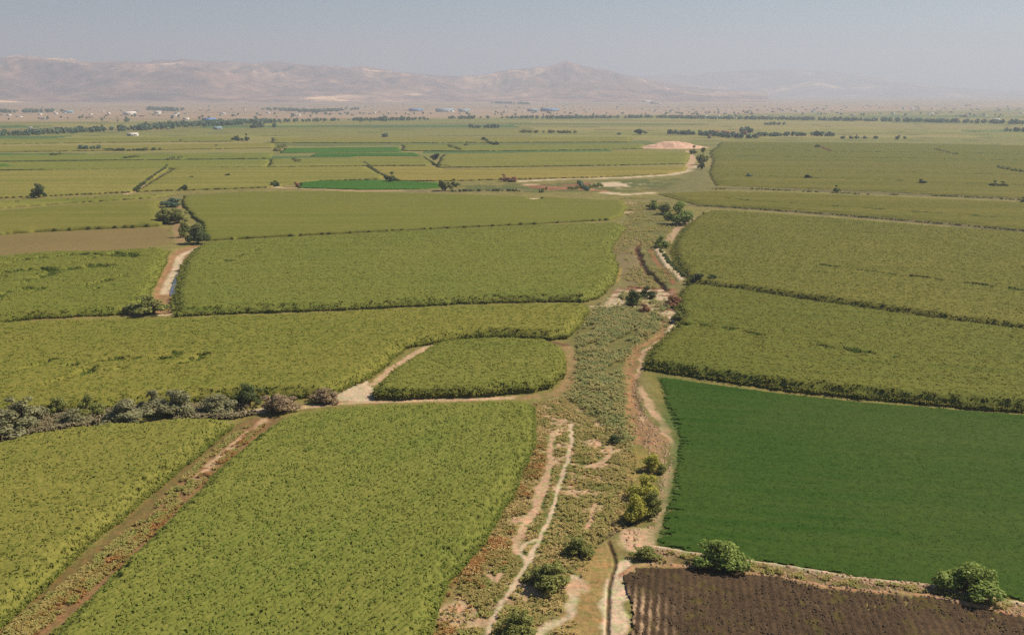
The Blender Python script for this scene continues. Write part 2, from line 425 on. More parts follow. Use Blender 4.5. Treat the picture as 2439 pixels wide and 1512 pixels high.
def far_patch(X, Y):
    """patchwork of strip fields on the far plain: each strip its own crop colour"""
    a = R(2.0)
    U = X * math.cos(a) + Y * math.sin(a) + 60 * (fbm(X / 900, Y / 900, 2, 5) - 0.5)
    W = -X * math.sin(a) + Y * math.cos(a) + 50 * (fbm(X / 700, Y / 700, 2, 6) - 0.5)
    g = np.random.default_rng(11)
    edges = [500.0]
    while edges[-1] < 33000:
        edges.append(edges[-1] + (30 + 110 * g.random()) * (1 + edges[-1] / 4000))
    edges = np.array(edges)
    row = np.searchsorted(edges, W)
    wid = 160 + 420 * _h(row.astype(float), row * 0.0, 77)
    wid = wid * (1 + np.clip(W, 0, 9000) / 5000)
    cell = np.floor(U / wid + 7 * _h(row.astype(float), row * 0.0, 78))
    q = _h(cell, row.astype(float), 79)
    pal = [lin(160, 150, 84, K), lin(150, 142, 74, K), lin(170, 156, 92, K), lin(142, 138, 70, K), lin(160, 146, 78, K), lin(92, 122, 62, K),
           lin(164, 150, 90, K), lin(120, 128, 66, K), lin(154, 140, 84, K), lin(146, 142, 76, K), lin(164, 156, 84, K), lin(148, 146, 76, K)]
    pal = np.array(pal)
    c = pal[(q * 0.9999 * len(pal)).astype(int)]
    e = np.minimum(np.abs(W - edges[np.clip(row, 0, len(edges) - 1)]), np.abs(W - edges[np.clip(row - 1, 0, len(edges) - 1)]))
    k = (1 - sstep(2, 6 + Y / 900, e)) * (_h(cell, row.astype(float), 80) > 0.35)
    c = c * (1 - 0.55 * k[:, None]) + np.array(lin(88, 96, 58, K)) * (0.55 * k[:, None])
    return c

def ground_eval(X, Y):
    """base colour and height of the ground at world points"""
    X = np.asarray(X, float); Y = np.asarray(Y, float)
    r = np.hypot(X, Y)
    n1 = fbm(X / 9, Y / 9, 4, 1); n2 = fbm(X / 2.2, Y / 2.2, 3, 2)
    c = np.array(C_OLIVE) * (1 - n1[:, None]) + np.array(C_DRY) * n1[:, None]
    c = c * (0.8 + 0.4 * n2[:, None])
    far = sstep(820, 1000, r + 120 * (fbm(X / 200, Y / 200, 2, 3) - 0.5))
    m = far > 0
    if m.any():
        c[m] = c[m] * (1 - far[m, None]) + far_patch(X[m], Y[m]) * far[m, None]
    # bare steppe beyond the tree belts, nearer on the left
    lim = 2850 + 1000 * sstep(-700, 900, X * 2600 / np.maximum(Y, 200)) + 1500 * sstep(400, 1300, X * 2600 / np.maximum(Y, 200))
    st = sstep(-300, 300, r - lim + 500 * (fbm(X / 1200, Y / 420, 3, 21) - 0.5))
    q = fbm(X / 900, Y / 250, 5, 22, 0.6)
    cs = np.array(lin(192, 160, 132, K)) * (1 - q[:, None]) + np.array(lin(206, 172, 146, K)) * q[:, None]
    gq = sstep(0.56, 0.68, fbm(X / 600, Y / 180, 4, 23))
    cs = cs * (1 - 0.5 * gq[:, None]) + np.array(lin(140, 132, 104, K)) * (0.5 * gq[:, None])
    c = c * (1 - st[:, None]) + cs * st[:, None]
    z = 0.22 * (fbm(X / 7, Y / 7, 3, 31) - 0.5) + 0.12 * (fbm(X / 1.3, Y / 1.3, 2, 32) - 0.5)
    z = z * (1 - sstep(500, 900, r))
    for k, ft in enumerate(FEAT):
        P = np.array(ft['p'])
        pad = ft['w'] + ft['e'] * 2 + ft['warp'] * 2 + 2
        b = (X > P[:, 0].min() - pad) & (X < P[:, 0].max() + pad) & (Y > P[:, 1].min() - pad) & (Y < P[:, 1].max() + pad)
        if not b.any():
            continue
        i = np.nonzero(b)[0]
        x, y = X[i], Y[i]
        sd = ft['seed'] + 200
        wl = max(1.0, ft['warp'] * 3.0)
        xw = x + ft['warp'] * 2 * (fbm(x / wl, y / wl, 3, sd) - 0.5)
        yw = y + ft['warp'] * 2 * (fbm(x / wl, y / wl, 3, sd + 50) - 0.5)
        if ft['t'] == 'l':
            d = seg_dist(xw, yw, ft['p']) - ft['w']
        else:
            d = seg_dist(xw, yw, ft['p'], True)
            d = np.where(inside(xw, yw, ft['p']), -d, d)
        mk = 1 - sstep(-ft['e'] * 0.5, ft['e'] * 0.5, d)
        mz = 1 - sstep(-max(ft['e'], 0.3), max(ft['e'], 0.3), d)
        if ft['patch'] > 0:
            pn = fbm(x * ft['g'], y * ft['g'], 4, sd + 99, 0.6)
            mk = mk * sstep(ft['patch'] + 0.02, ft['patch'] + 0.2, pn + 0.18)
        mk = mk * ft['s']
        nn = (0.82 + 0.36 * fbm(x * 0.9, y * 0.9, 3, sd + 7))[:, None]
        c[i] = c[i] * (1 - mk[:, None]) + np.array(ft['c']) * nn * mk[:, None]
        z[i] += ft['dz'] * mz
    dm = np.hypot((X - MOUND[0]) / 1.35, (Y - MOUND[1]) / 1.0)
    mm = 1 - sstep(4, 21, dm + 5 * (fbm(X / 9, Y / 9, 3, 90) - 0.5))
    c = c * (1 - mm[:, None]) + np.array(lin(226, 180, 150, K)) * mm[:, None]
    z = z + slope_z(r)
    return c, z

def ground_z(x, y):
    return float(ground_eval(np.array([x]), np.array([y]))[1][0])

# ground sheet: finer towards the middle of the place, reaching the horizon on every side
ang = np.concatenate([np.linspace(31.5, 1.2, 640), np.geomspace(1.16, 0.11, 80)])
rad = np.concatenate([[3, 30, 60, 85], CAM_H / np.tan(np.radians(ang))])
th = np.radians(np.concatenate([np.arange(-178, -34, 4), np.arange(-33, -31, 0.5), np.linspace(-31, 31, 1080), np.arange(31.5, 34, 0.5), np.arange(34, 179, 4)]))
TH, RR = np.meshgrid(th, rad)
gx, gy = (RR * np.sin(TH)).ravel(), (RR * np.cos(TH)).ravel()
gc, gz = ground_eval(gx, gy)
nr, nt = RR.shape
i0 = (np.arange(nr - 1)[:, None] * nt + np.arange(nt)[None, :])
i1 = (np.arange(nr - 1)[:, None] * nt + (np.arange(nt)[None, :] + 1) % nt)
quads = np.stack([i0, i1, i1 + nt, i0 + nt], -1).reshape(-1, 4)[:, ::-1]
me = mesh_np('ground', np.stack([gx, gy, gz], 1), quads, smooth=True)
at = me.color_attributes.new('cover', 'FLOAT_COLOR', 'POINT')
at.data.foreach_set('color', np.concatenate([gc, np.ones((len(gc), 1))], 1).astype(np.float32).ravel())
N = Nodes('ground_cover')
ca = N.n('ShaderNodeAttribute', attribute_name='cover')
P_ = pos(N)
v1 = N.ramp(N.noise(1.6, 3, P_), [(0.25, (0.70, 0.71, 0.70)), (0.75, (1.26, 1.25, 1.25))])
v2 = N.ramp(N.noise(0.16, 4, P_), [(0.3, (0.84, 0.86, 0.84)), (0.7, (1.14, 1.12, 1.13))])
cc = N.mix(1.0, N.mix(1.0, ca.outputs['Color'], v1, 'MULTIPLY'), v2, 'MULTIPLY')
v3 = N.ramp(N.noise(0.7, 4, P_, 0.65), [(0.34, (0.78, 1.0, 0.70)), (0.5, (1.0, 1.0, 1.0)), (0.66, (1.22, 1.02, 1.0))])
cc = N.mix(1.0, cc, v3, 'MULTIPLY')
pb = N.n('ShaderNodeBsdfPrincipled')
pb.inputs['Roughness'].default_value = 0.95
pb.inputs['Specular IOR Level'].default_value = 0.1
bp = N.n('ShaderNodeBump')
bp.inputs['Strength'].default_value = 0.5
bp.inputs['Distance'].default_value = 0.25
N.l(N.noise(2.2, 3, P_), bp.inputs['Height'])
N.l(bp.outputs[0], pb.inputs['Normal'])
N.l(cc, pb.inputs['Base Color'])
N.l(pb.outputs[0], N.out.inputs['Surface'])
tag(link('ground', me, N.m), 'dry soil, weeds, sandy paths and far strip fields of the plain', 'ground', kind='structure')

# sandy mound beside the far bend of the river bed
uu, vv = np.meshgrid(np.linspace(-1, 1, 60), np.linspace(-1, 1, 40))
mx_, my_ = MOUND[0] + uu * 46 + 6, MOUND[1] + vv * 34
rr_ = np.hypot(uu, vv) + 0.35 * (fbm(mx_ / 14, my_ / 14, 3, 91) - 0.5)
mz_ = 6.5 * (1 - sstep(0.1, 0.95, rr_)) * (0.7 + 0.6 * fbm(mx_ / 6, my_ / 6, 3, 92)) + 0.2 - 1.2 * (rr_ > 0.95)
vid = np.arange(60 * 40).reshape(40, 60)
q = np.stack([vid[:-1, :-1], vid[:-1, 1:], vid[1:, 1:], vid[1:, :-1]], -1).reshape(-1, 4)
tag(link('sandy_mound', mesh_np('sandy_mound', np.stack([mx_.ravel(), my_.ravel(), mz_.ravel()], 1), q, True), simple_mat('mound_sand', lin(226, 180, 150, 0.62), 0.2, 0.2)), 'low mound of pinkish sand on the far plain', 'mound', kind='structure')

# ------------------------------------------------------------------ mountains
def ridge_profile(pts, r):
    az, hh = [], []
    for x, y in pts:
        d = ray(x, y)
        h = math.hypot(d[0], d[1])
        az.append(math.atan2(d[0], d[1])); hh.append(CAM_H + r * d[2] / h)
    return np.array(az), np.array(hh)

def mountains(name, pts, r0, rr, r1, seed, mat, label, tmin, tmax, fade=None, rough=1.0):
    az, hh = ridge_profile(pts, rr)
    t = np.radians(np.arange(tmin, tmax, 0.06))
    rs = np.concatenate([np.linspace(r0, rr, 90), np.linspace(rr, r1, 20)[1:]])
    T, Q = np.meshgrid(t, rs)
    X, Y = Q * np.sin(T), Q * np.cos(T)
    prof = np.interp(T, az, hh)
    s = (Q - r0) / (rr - r0)
    rn = 1 - np.abs(2 * fbm(X / 1500, Y / 1500, 6, seed, 0.55) - 1)
    rn2 = 1 - np.abs(2 * fbm(X / 420, Y / 420, 4, seed + 9, 0.55) - 1)
    base = np.where(s < 1, sstep(0.0, 1.0, s) ** 1.25, 1 - 0.75 * sstep(1, 1 + (r1 - rr) / (rr - r0), s))
    foot = np.exp(-((s - 0.42) / 0.16) ** 2) * 0.35 * sstep(0.45, 0.75, fbm(X / 2600, Y / 2600, 3, seed + 30))
    Z0 = slope_z(Q)
    hgt = np.maximum(prof - Z0, 5)
    damp = np.clip(1 - np.abs(s - 1) * 6, 0, 1)
    detail = ((rn - 0.75) * 0.62 + (rn2 - 0.75) * 0.25) * rough
    detail = detail * (1 - 0.72 * damp) * np.minimum(1, s * 3.5)
    Z = Z0 + hgt * np.clip(base + foot + detail * np.minimum(base * 1.6 + 0.1, 1), 0.0, 1.15) - 3
    Z = np.where(s < 1, np.minimum(Z, CAM_H + (prof - CAM_H) * Q / rr - 6 * (1 - damp) + 4), Z)
    Z = np.where(s <= 0.001, Z0 - 6, Z)
    nr_, nt_ = T.shape
    a = np.arange(nr_ - 1)[:, None] * nt_ + np.arange(nt_ - 1)[None, :]
    q = np.stack([a, a + nt_, a + nt_ + 1, a + 1], -1).reshape(-1, 4)
    o = link(name, mesh_np(name, np.stack([X.ravel(), Y.ravel(), Z.ravel()], 1), q[:, ::-1], True), mat)
    return tag(o, label, 'mountains', kind='structure')

N = Nodes('bare_mountain_rock')
P_ = pos(N)
f1 = N.noise(0.0011, 6, P_, 0.62)
f2 = N.noise(0.006, 5, P_, 0.6)
c = N.ramp(f1, [(0.34, lin(112, 88, 84, 0.68)), (0.47, lin(150, 116, 104, 0.68)), (0.58, lin(186, 146, 120, 0.68)), (0.66, lin(246, 204, 156, 0.95))])  # rock tones, with lit and dark slope patches painted in by noise
c = N.mix(1.0, c, N.ramp(f2, [(0.32, (0.48, 0.50, 0.56)), (0.68, (1.5, 1.42, 1.34))]), 'MULTIPLY')
pb = N.n('ShaderNodeBsdfPrincipled')
pb.inputs['Roughness'].default_value = 1.0
pb.inputs['Specular IOR Level'].default_value = 0.0
N.l(c, pb.inputs['Base Color'])
N.l(pb.outputs[0], N.out.inputs['Surface'])
M_ROCK = N.m
RIDGE = [(-500, 150), (-200, 142), (0, 138), (70, 136), (140, 144), (250, 152), (330, 153), (410, 150), (440, 144), (480, 151), (590, 152), (700, 155), (760, 158), (830, 164), (862, 161), (900, 168), (950, 172), (1000, 177), (1060, 181),
         (1100, 183), (1150, 180), (1200, 170), (1260, 163), (1310, 160), (1335, 154), (1350, 150), (1375, 155), (1430, 165), (1500, 182), (1560, 194), (1620, 204), (1700, 213), (1800, 221), (2000, 230), (2600, 233)]
mountains('mountain_range', RIDGE, 8200, 13000, 16000, 41, M_ROCK, 'bare pinkish brown mountain range with a small peak beyond the plain', -42, 14, rough=1.35)
RIDGE2 = [(1000, 200), (1200, 192), (1400, 186), (1540, 181), (1620, 178), (1700, 172), (1800, 168), (1880, 167), (1960, 170), (2050, 180), (2150, 194), (2250, 207), (2350, 214), (2439, 217), (2700, 222), (3200, 226)]
mountains('mountain_range', RIDGE2, 15500, 21500, 26000, 63, M_ROCK, 'pale far mountain ridge almost lost in haze', -8, 44, rough=0.6)

# ------------------------------------------------------------------ fields of crops
def poly_pts(pts, H, grow=0.0):
    return [V(p[0], p[1] + (grow if len(p) > 2 else -grow), 0.0 if len(p) > 2 else H) for p in pts]

def b(*pts):
    return [(x, y, 'b') for x, y in pts]

def crop_plants(px, py, pz, height, nleaf, size, rs, spread=1.0):
    """many plants as arched two-piece leaves, all in one mesh"""
    n = len(px)
    M = n * nleaf
    bx, by = np.repeat(px, nleaf), np.repeat(py, nleaf)
    top = np.repeat(pz + height, nleaf)
    hh = np.repeat(np.broadcast_to(height, (n,)), nleaf)
    az = rs.random(M) * 2 * np.pi
    up = rs.random(M)
    z0 = top - hh * (0.04 + 0.26 * up)
    L = size * (0.7 + 0.6 * rs.random(M)) * spread
    W = size * (0.13 + 0.09 * rs.random(M))
    dx, dy = np.cos(az), np.sin(az)
    sx, sy = -dy, dx
    rise = size * (0.10 + 0.32 * rs.random(M)) * (1.1 - 0.5 * up)
    drop = size * (0.0 + 0.35 * rs.random(M))
    def p(a, side, zz, wv):
        return np.stack([bx + dx * a + sx * wv * side, by + dy * a + sy * wv * side, zz], 1)
    tw = (rs.random(M) - 0.5) * W
    verts = np.stack([p(0 * L, -1, z0 - tw, W * 0.7), p(0 * L, 1, z0 + tw, W * 0.7),
                      p(L * 0.5, 1, z0 + rise + tw, W), p(L * 0.5, -1, z0 + rise - tw, W),
                      p(L, 1, z0 + rise - drop, W * 0.35), p(L, -1, z0 + rise - drop, W * 0.35)], 1).reshape(-1, 3)
    o = np.arange(M)[:, None] * 6
    q = np.concatenate([o + np.array([[0, 1, 2, 3]]), o + np.array([[3, 2, 4, 5]])], 1).reshape(-1, 4)
    return verts, q

def field(name, pts, H, cell, mat, label, cat='corn field', spike=0.3, ang=0.0, plants=0.0, psize=0.9, nleaf=6, dips=(), rows=0.0, kind='stuff', seed=1, group=None, jag=0.6, body=0.96, clumpy=0.05, edge_drop=0.75, edge_w=2.2, grow=0.0, fray=None, holes=(), wobk=0.0, rowsp=0.0):
    rs = np.random.default_rng(seed)
    P = poly_pts(pts, H * 0.7, grow)
    A = np.array(P)
    if not plants:
        bs = [V(p[0], p[1]) for p in pts if len(p) > 2]
        i_ = [q for q in bs if abs(q[0]) < 900] or bs
        ang = math.atan2(i_[-1][1] - i_[0][1], i_[-1][0] - i_[0][0])
        if math.cos(ang) < 0: ang += math.pi
    ca_, sa_ = math.cos(ang), math.sin(ang)
    Ru = A[:, 0] * ca_ + A[:, 1] * sa_
    Rv = -A[:, 0] * sa_ + A[:, 1] * ca_
    us = np.arange(Ru.min() - cell, Ru.max() + cell, cell)
    cv = cell if plants else cell * 0.4
    vs = np.arange(Rv.min() - cell, Rv.max() + cell, cv)
    Ug, Vg = np.meshgrid(us, vs)
    nv, nu = Ug.shape
    jx = (rs.random(Ug.shape) - 0.5) * cell * jag; jy = (rs.random(Ug.shape) - 0.5) * cv * jag
    Uj, Vj = Ug + jx, Vg + jy
    X = Uj * ca_ - Vj * sa_; Y = Uj * sa_ + Vj * ca_
    cxm = (X[:-1, :-1] + X[1:, 1:]) / 2; cym = (Y[:-1, :-1] + Y[1:, 1:]) / 2
    wob, wsc = (cell * 0.8 + 0.3, 4) if plants else (cell * 0.6, 22)
    inm = inside(cxm + wob * (fbm(cxm / wsc, cym / wsc, 3, seed) - 0.5) * 2, cym + wob * (fbm(cxm / wsc, cym / wsc, 3, seed + 5) - 0.5) * 2, P)
    if wobk:
        inm &= inside(cxm - 2.2 * wobk * np.abs(fbm(cxm / 5, cym / 0.7, 4, seed + 61, 0.65) - 0.42) * 2, cym, P)
    for (hx, hy, hr) in holes:
        hc = V(hx, hy)
        inm &= np.hypot((cxm - hc[0]) / 0.8, (cym - hc[1]) / 1.6) + 3 * (fbm(cxm / 3, cym / 3, 2, 44) - 0.5) > hr
    if fray is not None:
        fd = seg_dist(cxm, cym, [V(*p) for p in fray[0]])
        inm &= ~((fd < fray[1]) & (fbm(cxm / 2.5, cym / 0.7, 4, seed + 60) > 0.40 + 0.30 * fd / fray[1]))
    def dipmask(x, y):
        m = np.zeros(np.shape(x))
        for (seg, w, dep) in dips:
            S = [(V(q[0], q[1], H)[0], V(q[0], q[1], H)[1] / 2.4) for q in seg]
            d = seg_dist(x + 3.0 * (fbm(x / 4, y / 4, 3, 5) - 0.5) * w, y / 2.4 + 3.0 * (fbm(x / 4, y / 4, 3, 6) - 0.5) * w, S)
            m = np.maximum(m, (1 - sstep(w * 0.4, w, d)) * sstep(0.36, 0.48, fbm(x / 4, y / 6, 3, seed + 3)) * min(1, dep / 1.2))
        return m
    def hgt(x, y):
        uu_, vv_ = x * ca_ + y * sa_, -x * sa_ + y * ca_
        h = H * (1 + 0.16 * (fbm(uu_ * 0.03, vv_ * (0.4 if plants else 0.12), 2, seed + 15) - 0.5) + clumpy * 0.5 * (fbm(x / 14, y / 14, 3, seed + 11) - 0.5) + clumpy * (fbm(x / 2.5, y / 2.5, 2, seed + 12) - 0.5))
        if dips:
            h = h - dipmask(x, y) * 0.55 * H
        if edge_drop:
            h = h * (1 - edge_drop * (1 - sstep(0.0, edge_w, seg_dist(x, y, P, True) * (0.55 + 0.9 * vnoise(x * 0.8, y * 0.8, seed)))))
        return h
    hb = hgt(X, Y)
    Z = hb * body + (rs.random(X.shape) - 0.5) * 2 * spike if plants else hb - spike + (rs.random(X.shape) - 0.5) * 2 * spike
    if rowsp:
        Z = Z + 0.16 * np.cos((Vj - 0.5 * (fbm(Uj / 9, Vj / 9, 2, seed + 70) - 0.5)) * 2 * np.pi / rowsp)
    if rows:
        Z = Z + rows * np.cos(Vj * 2 * np.pi / (cell * 2))
    vid = np.arange(nv * nu).reshape(nv, nu)
    q = np.stack([vid[:-1, :-1], vid[:-1, 1:], vid[1:, 1:], vid[1:, :-1]], -1)[inm]
    # skirts along the edge of the standing crop
    pad = np.pad(inm, 1)
    skirts = []
    c_ = pad[1:-1, 1:-1]
    for (sl, va, vb) in ((pad[:-2, 1:-1], vid[:-1, :-1], vid[:-1, 1:]), (pad[2:, 1:-1], vid[1:, 1:], vid[1:, :-1]),
                         (pad[1:-1, :-2], vid[1:, :-1], vid[:-1, :-1]), (pad[1:-1, 2:], vid[:-1, 1:], vid[1:, 1:])):
        m_ = c_ & ~sl
        skirts.append(np.stack([vb[m_], va[m_], va[m_] + nv * nu, vb[m_] + nv * nu], -1))
    top = np.stack([X.ravel(), Y.ravel(), Z.ravel()], 1)
    low = top.copy(); low[:, 2] = -0.25
    verts = np.concatenate([top, low]); q = np.concatenate([q] + (skirts if H > 0.3 else []))
    if plants:
        area_ = inm.sum() * cell * cell
        n = int(area_ * plants)
        sp = 1 / math.sqrt(plants)
        uu = rs.uniform(Ru.min(), Ru.max(), int((Ru.max() - Ru.min()) * (Rv.max() - Rv.min()) * plants))
        vv = rs.uniform(Rv.min(), Rv.max(), len(uu))
        sp = rowsp / 1.1 if rowsp else sp
        vv = np.round(vv / (sp * 1.1)) * sp * 1.1 + rs.normal(0, 0.14 * sp, len(vv))
        if rowsp:
            vv = vv + 0.5 * (fbm(uu / 9, vv / 9, 2, seed + 70) - 0.5)
        x, y = uu * ca_ - vv * sa_, uu * sa_ + vv * ca_
        k = inside(x, y, P)
        x, y = x[k], y[k]
        hp = hgt(x, y) * (0.92 + 0.15 * rs.random(len(x)))
        thin = fbm(x / 1.8, y / 1.8, 2, seed + 40)
        k = thin > 0.12
        pv, pq = crop_plants(x[k], y[k], np.zeros(k.sum()), hp[k], nleaf, psize, rs)
        q = np.concatenate([q, pq + len(verts)]); verts = np.concatenate([verts, pv])
        if H > 1:
            sk = np.concatenate(skirts)
            ex, ey = verts[sk[:, :2], 0].mean(1), verts[sk[:, :2], 1].mean(1)
            m_ = max(2, int(5 * cell * max(plants, 1.5) ** 0.5))
            ex, ey = np.repeat(ex, m_) + rs.normal(0, cell * 0.45, len(ex) * m_), np.repeat(ey, m_) + rs.normal(0, cell * 0.45, len(ey) * m_)
            eh = np.maximum(hgt(ex, ey), 0.35 * H) * rs.uniform(0.35, 1.0, len(ex))
            pv, pq = crop_plants(ex, ey, np.zeros(len(ex)), eh, 4, psize * 0.85, rs)
            q = np.concatenate([q, pq + len(verts)]); verts = np.concatenate([verts, pv])
    used = np.unique(q)
    re = np.zeros(len(verts), np.int64); re[used] = np.arange(len(used))
    o = link(name, mesh_np(name, verts[used], re[q]), mat)
    if dips:
        # darker green over flattened stalks, with the shade of dips and furrows painted in
        cx_, cy_ = verts[q[:, 0], 0], verts[q[:, 0], 1]
        o.data.materials.append(lodged_shaded)
        o.data.polygons.foreach_set('material_index', (dipmask(cx_, cy_) + 0.5 * (rs.random(len(cx_)) - 0.5) > 0.55).astype(np.int32))
        o.data.update()
    tag(o, label, cat, group, kind)
    return o

KC = 0.84
corn_near = crop_mat('corn_bright', lin(114, 125, 56, .95), lin(128, 130, 62, .95), lin(148, 141, 76, .95), R(60), stripe=0.3)
corn_left = crop_mat('corn_left', lin(115, 123, 56, .95), lin(130, 130, 62, .95), lin(148, 140, 76, .95), R(50), stripe=0.3)
corn_oval = crop_mat('corn_oval', lin(120, 124, 56, 1.0), lin(132, 130, 62, 1.0), lin(150, 140, 74, 1.0), R(10), stripe=0.3)
corn_mid = crop_mat('corn_mid', lin(126, 133, 58, KC), lin(136, 137, 62, KC), lin(152, 144, 72, KC), R(6), stripe=0.5)
corn_big = crop_mat('corn_big', lin(130, 134, 62, KC), lin(139, 138, 66, KC), lin(156, 148, 76, KC), R(4), stripe=0.6)
corn_right = crop_mat('corn_right', lin(120, 122, 56, .84), lin(130, 127, 60, .84), lin(148, 138, 70, .84), R(-14), stripe=0.65)
corn_far = crop_mat('corn_far', lin(136, 134, 62, .8), lin(148, 142, 68, .8), lin(168, 154, 82, .8), R(2), stripe=0.9, fine=0.5, bandf=0.06)
corn_farR = crop_mat('corn_far_right', lin(124, 120, 52, .8), lin(132, 124, 56, .8), lin(148, 134, 66, .8), R(-4), stripe=0.9, fine=0.5, bandf=0.07)
alfalfa = crop_mat('alfalfa', lin(58, 95, 30, .75), lin(80, 104, 42, .75), lin(92, 110, 50, .75), R(-12), stripe=0.45, fine=0.9)
corn_flat = crop_mat('corn_flat', lin(128, 128, 58, .82), lin(138, 132, 62, .82), lin(150, 140, 72, .82), R(3), stripe=0.7, bandf=0.15)
green_far = crop_mat('green_crop', lin(74, 116, 39, KC), lin(84, 124, 44, KC), lin(84, 120, 46, KC), 0, stripe=0.3)
lodged_shaded = crop_mat('flattened_shaded_corn', lin(80, 96, 36, .72), lin(92, 104, 42, .72), lin(102, 110, 48, .72), 0, stripe=0.3)
fallow = crop_mat('fallow', lin(158, 122, 88, .58), lin(170, 130, 96, .58), lin(150, 124, 82, .58), R(3), stripe=0.6, trans=0.0)

H = 2.3
field('corn_field', [(-60, 1700), (0, 1620), (116, 1512), (186, 1441), (277, 1347), (334, 1297), (387, 1244), (445, 1186), (503, 1128), (556, 1079), (610, 1033), (655, 1003), (700, 985), (800, 972), (1000, 962), (1245, 955)]
      + b((1270, 975), (1274, 1013), (1268, 1075), (1243, 1120), (1225, 1169), (1198, 1215), (1173, 1260), (1144, 1305), (1107, 1347), (1066, 1396), (1041, 1441), (1025, 1512), (980, 1640), (900, 1760)),
      H, 0.27, corn_near, 'bright green corn field in the foreground between rusty track and sandy strip', ang=R(62), plants=6.5, psize=0.5, nleaf=6, spike=0.10, rowsp=0.85, seed=2)
field('corn_field', b((556, 1017), (503, 1062), (445, 1108), (391, 1153), (330, 1202), (288, 1240), (231, 1285), (177, 1330), (132, 1376), (78, 1425), (25, 1474), (-10, 1510), (-140, 1640))
      + [(-500, 1640), (-500, 1180), (-120, 1085), (0, 1052), (82, 1031), (173, 1017), (264, 1009), (354, 1005), (453, 996), (540, 998)],
      H, 0.27, corn_left, 'corn field at the lower left in front of the grey bushes', ang=R(50), plants=6.0, psize=0.5, nleaf=6, spike=0.10, rowsp=0.85, seed=3)
field('corn_field', b((894, 951), (964, 953), (1040, 948), (1115, 946), (1191, 940), (1267, 934), (1316, 925), (1339, 898), (1342, 872))
      + [(1339, 842), (1323, 820), (1301, 812), (1259, 808), (1172, 806), (1078, 812), (1047, 816), (1017, 830), (979, 855), (942, 879), (911, 906), (894, 932)],
      H, 0.6, corn_oval, 'small rounded corn field between two pale tracks', ang=R(8), plants=4.0, psize=0.6, nleaf=6, spike=0.06, seed=4, edge_drop=0.45, edge_w=1.2)
field('corn_field', b((-300, 1060), (-100, 1010), (0, 1005), (100, 990), (200, 982), (300, 972), (400, 962), (550, 952), (690, 948), (770, 946), (800, 936), (851, 917), (889, 895), (923, 868), (949, 845), (957, 832), (1000, 824), (1055, 815), (1115, 806), (1172, 804), (1260, 806), (1310, 810), (1350, 806), (1380, 780), (1402, 745))
      + [(1385, 722), (1200, 726), (1000, 733), (800, 744), (600, 752), (400, 760), (200, 762), (0, 768), (-300, 785)],
      H, 0.8, corn_mid, 'wide corn field with dark wind-flattened streaks behind the grey bushes', ang=R(5), plants=3.2, psize=0.6, nleaf=5, spike=0.06, seed=5, edge_drop=0.6,
      dips=[([(60, 875), (110, 862)], 1.6, 1.4), ([(140, 905), (215, 878)], 1.6, 1.5), ([(180, 862), (330, 850)], 1.3, 1.0), ([(435, 860), (480, 845)], 1.6, 1.4), ([(380, 848), (420, 842)], 1.4, 1.1), ([(290, 872), (340, 855)], 1.0, 0.9)])
field('corn_field', b((425, 752), (600, 744), (813, 737), (926, 731), (1078, 724), (1191, 719), (1342, 718), (1395, 718), (1425, 706), (1452, 684), (1470, 652), (1466, 628), (1450, 602), (1458, 582), (1486, 548))
      + [(1478, 533), (1300, 538), (1000, 550), (700, 567), (500, 578), (468, 588), (440, 625), (422, 680), (415, 715)],
      H, 1.0, corn_big, 'largest corn field left of the sandy creek with dark front edge', ang=R(4), plants=2.4, psize=0.66, nleaf=5, spike=0.06, seed=6, edge_w=2.6, edge_drop=0.65, grow=1.5,
      dips=[([(490, 628), (550, 618)], 2.6, 1.4), ([(560, 610), (610, 595)], 1.6, 1.0)])
field('corn_field', b((495, 572), (700, 561), (900, 551), (1100, 541), (1300, 531), (1455, 523), (1478, 515))
      + [(1490, 495), (1480, 480), (1250, 470), (1000, 463), (800, 459), (600, 459), (440, 468), (435, 480), (450, 505), (480, 530)],
      1.5, 1.4, corn_flat, 'corn field in front of the sandy river bed', ang=R(3), spike=0.2, seed=7, edge_w=1.2, edge_drop=0.3, grow=2.0, holes=[(1272, 476, 6.5)])
field('corn_field', b((-300, 785), (0, 766), (100, 758), (200, 753), (290, 748), (330, 735), (352, 705), (372, 662), (388, 632), (398, 602))
      + [(390, 592), (250, 600), (120, 602), (0, 612), (-300, 630)],
      H, 1.0, corn_mid, 'corn field with many dark flattened streaks left of the bare gully', ang=R(8), plants=2.4, psize=0.66, nleaf=5, spike=0.06, seed=8, edge_w=2.6, edge_drop=0.7, grow=1.5,
      dips=[([(0, 625), (100, 612), (235, 602)], 2.2, 1.6), ([(180, 620), (250, 605), (335, 607)], 2.0, 1.5), ([(0, 650), (80, 642), (130, 640)], 2.6, 1.6), ([(80, 655), (190, 635), (265, 630)], 2.0, 1.5), ([(0, 695), (85, 690)], 2.4, 1.6), ([(60, 668), (130, 650)], 1.6, 1.3), ([(220, 672), (300, 655)], 1.8, 1.4), ([(225, 685), (245, 680)], 1.2, 1.0)])
tag(field('fallow_field', b((-300, 622), (0, 608), (200, 600), (350, 592), (405, 582)) + [(412, 570), (400, 545), (380, 540), (200, 548), (0, 560), (-300, 575)],
      0.25, 1.2, fallow, 'brown fallow field in front of the olive trees on the left', cat='field', ang=R(3), spike=0.1, kind='structure', seed=9), None)
field('corn_field', b((-300, 578), (0, 558), (100, 551), (200, 546), (380, 538)) + [(378, 520), (370, 490), (380, 478), (200, 488), (0, 505), (-300, 520)],
      H, 1.6, corn_flat, 'corn strip behind the brown fallow field', ang=R(3), spike=0.2, seed=10, edge_w=3, edge_drop=0.3, grow=2.0)
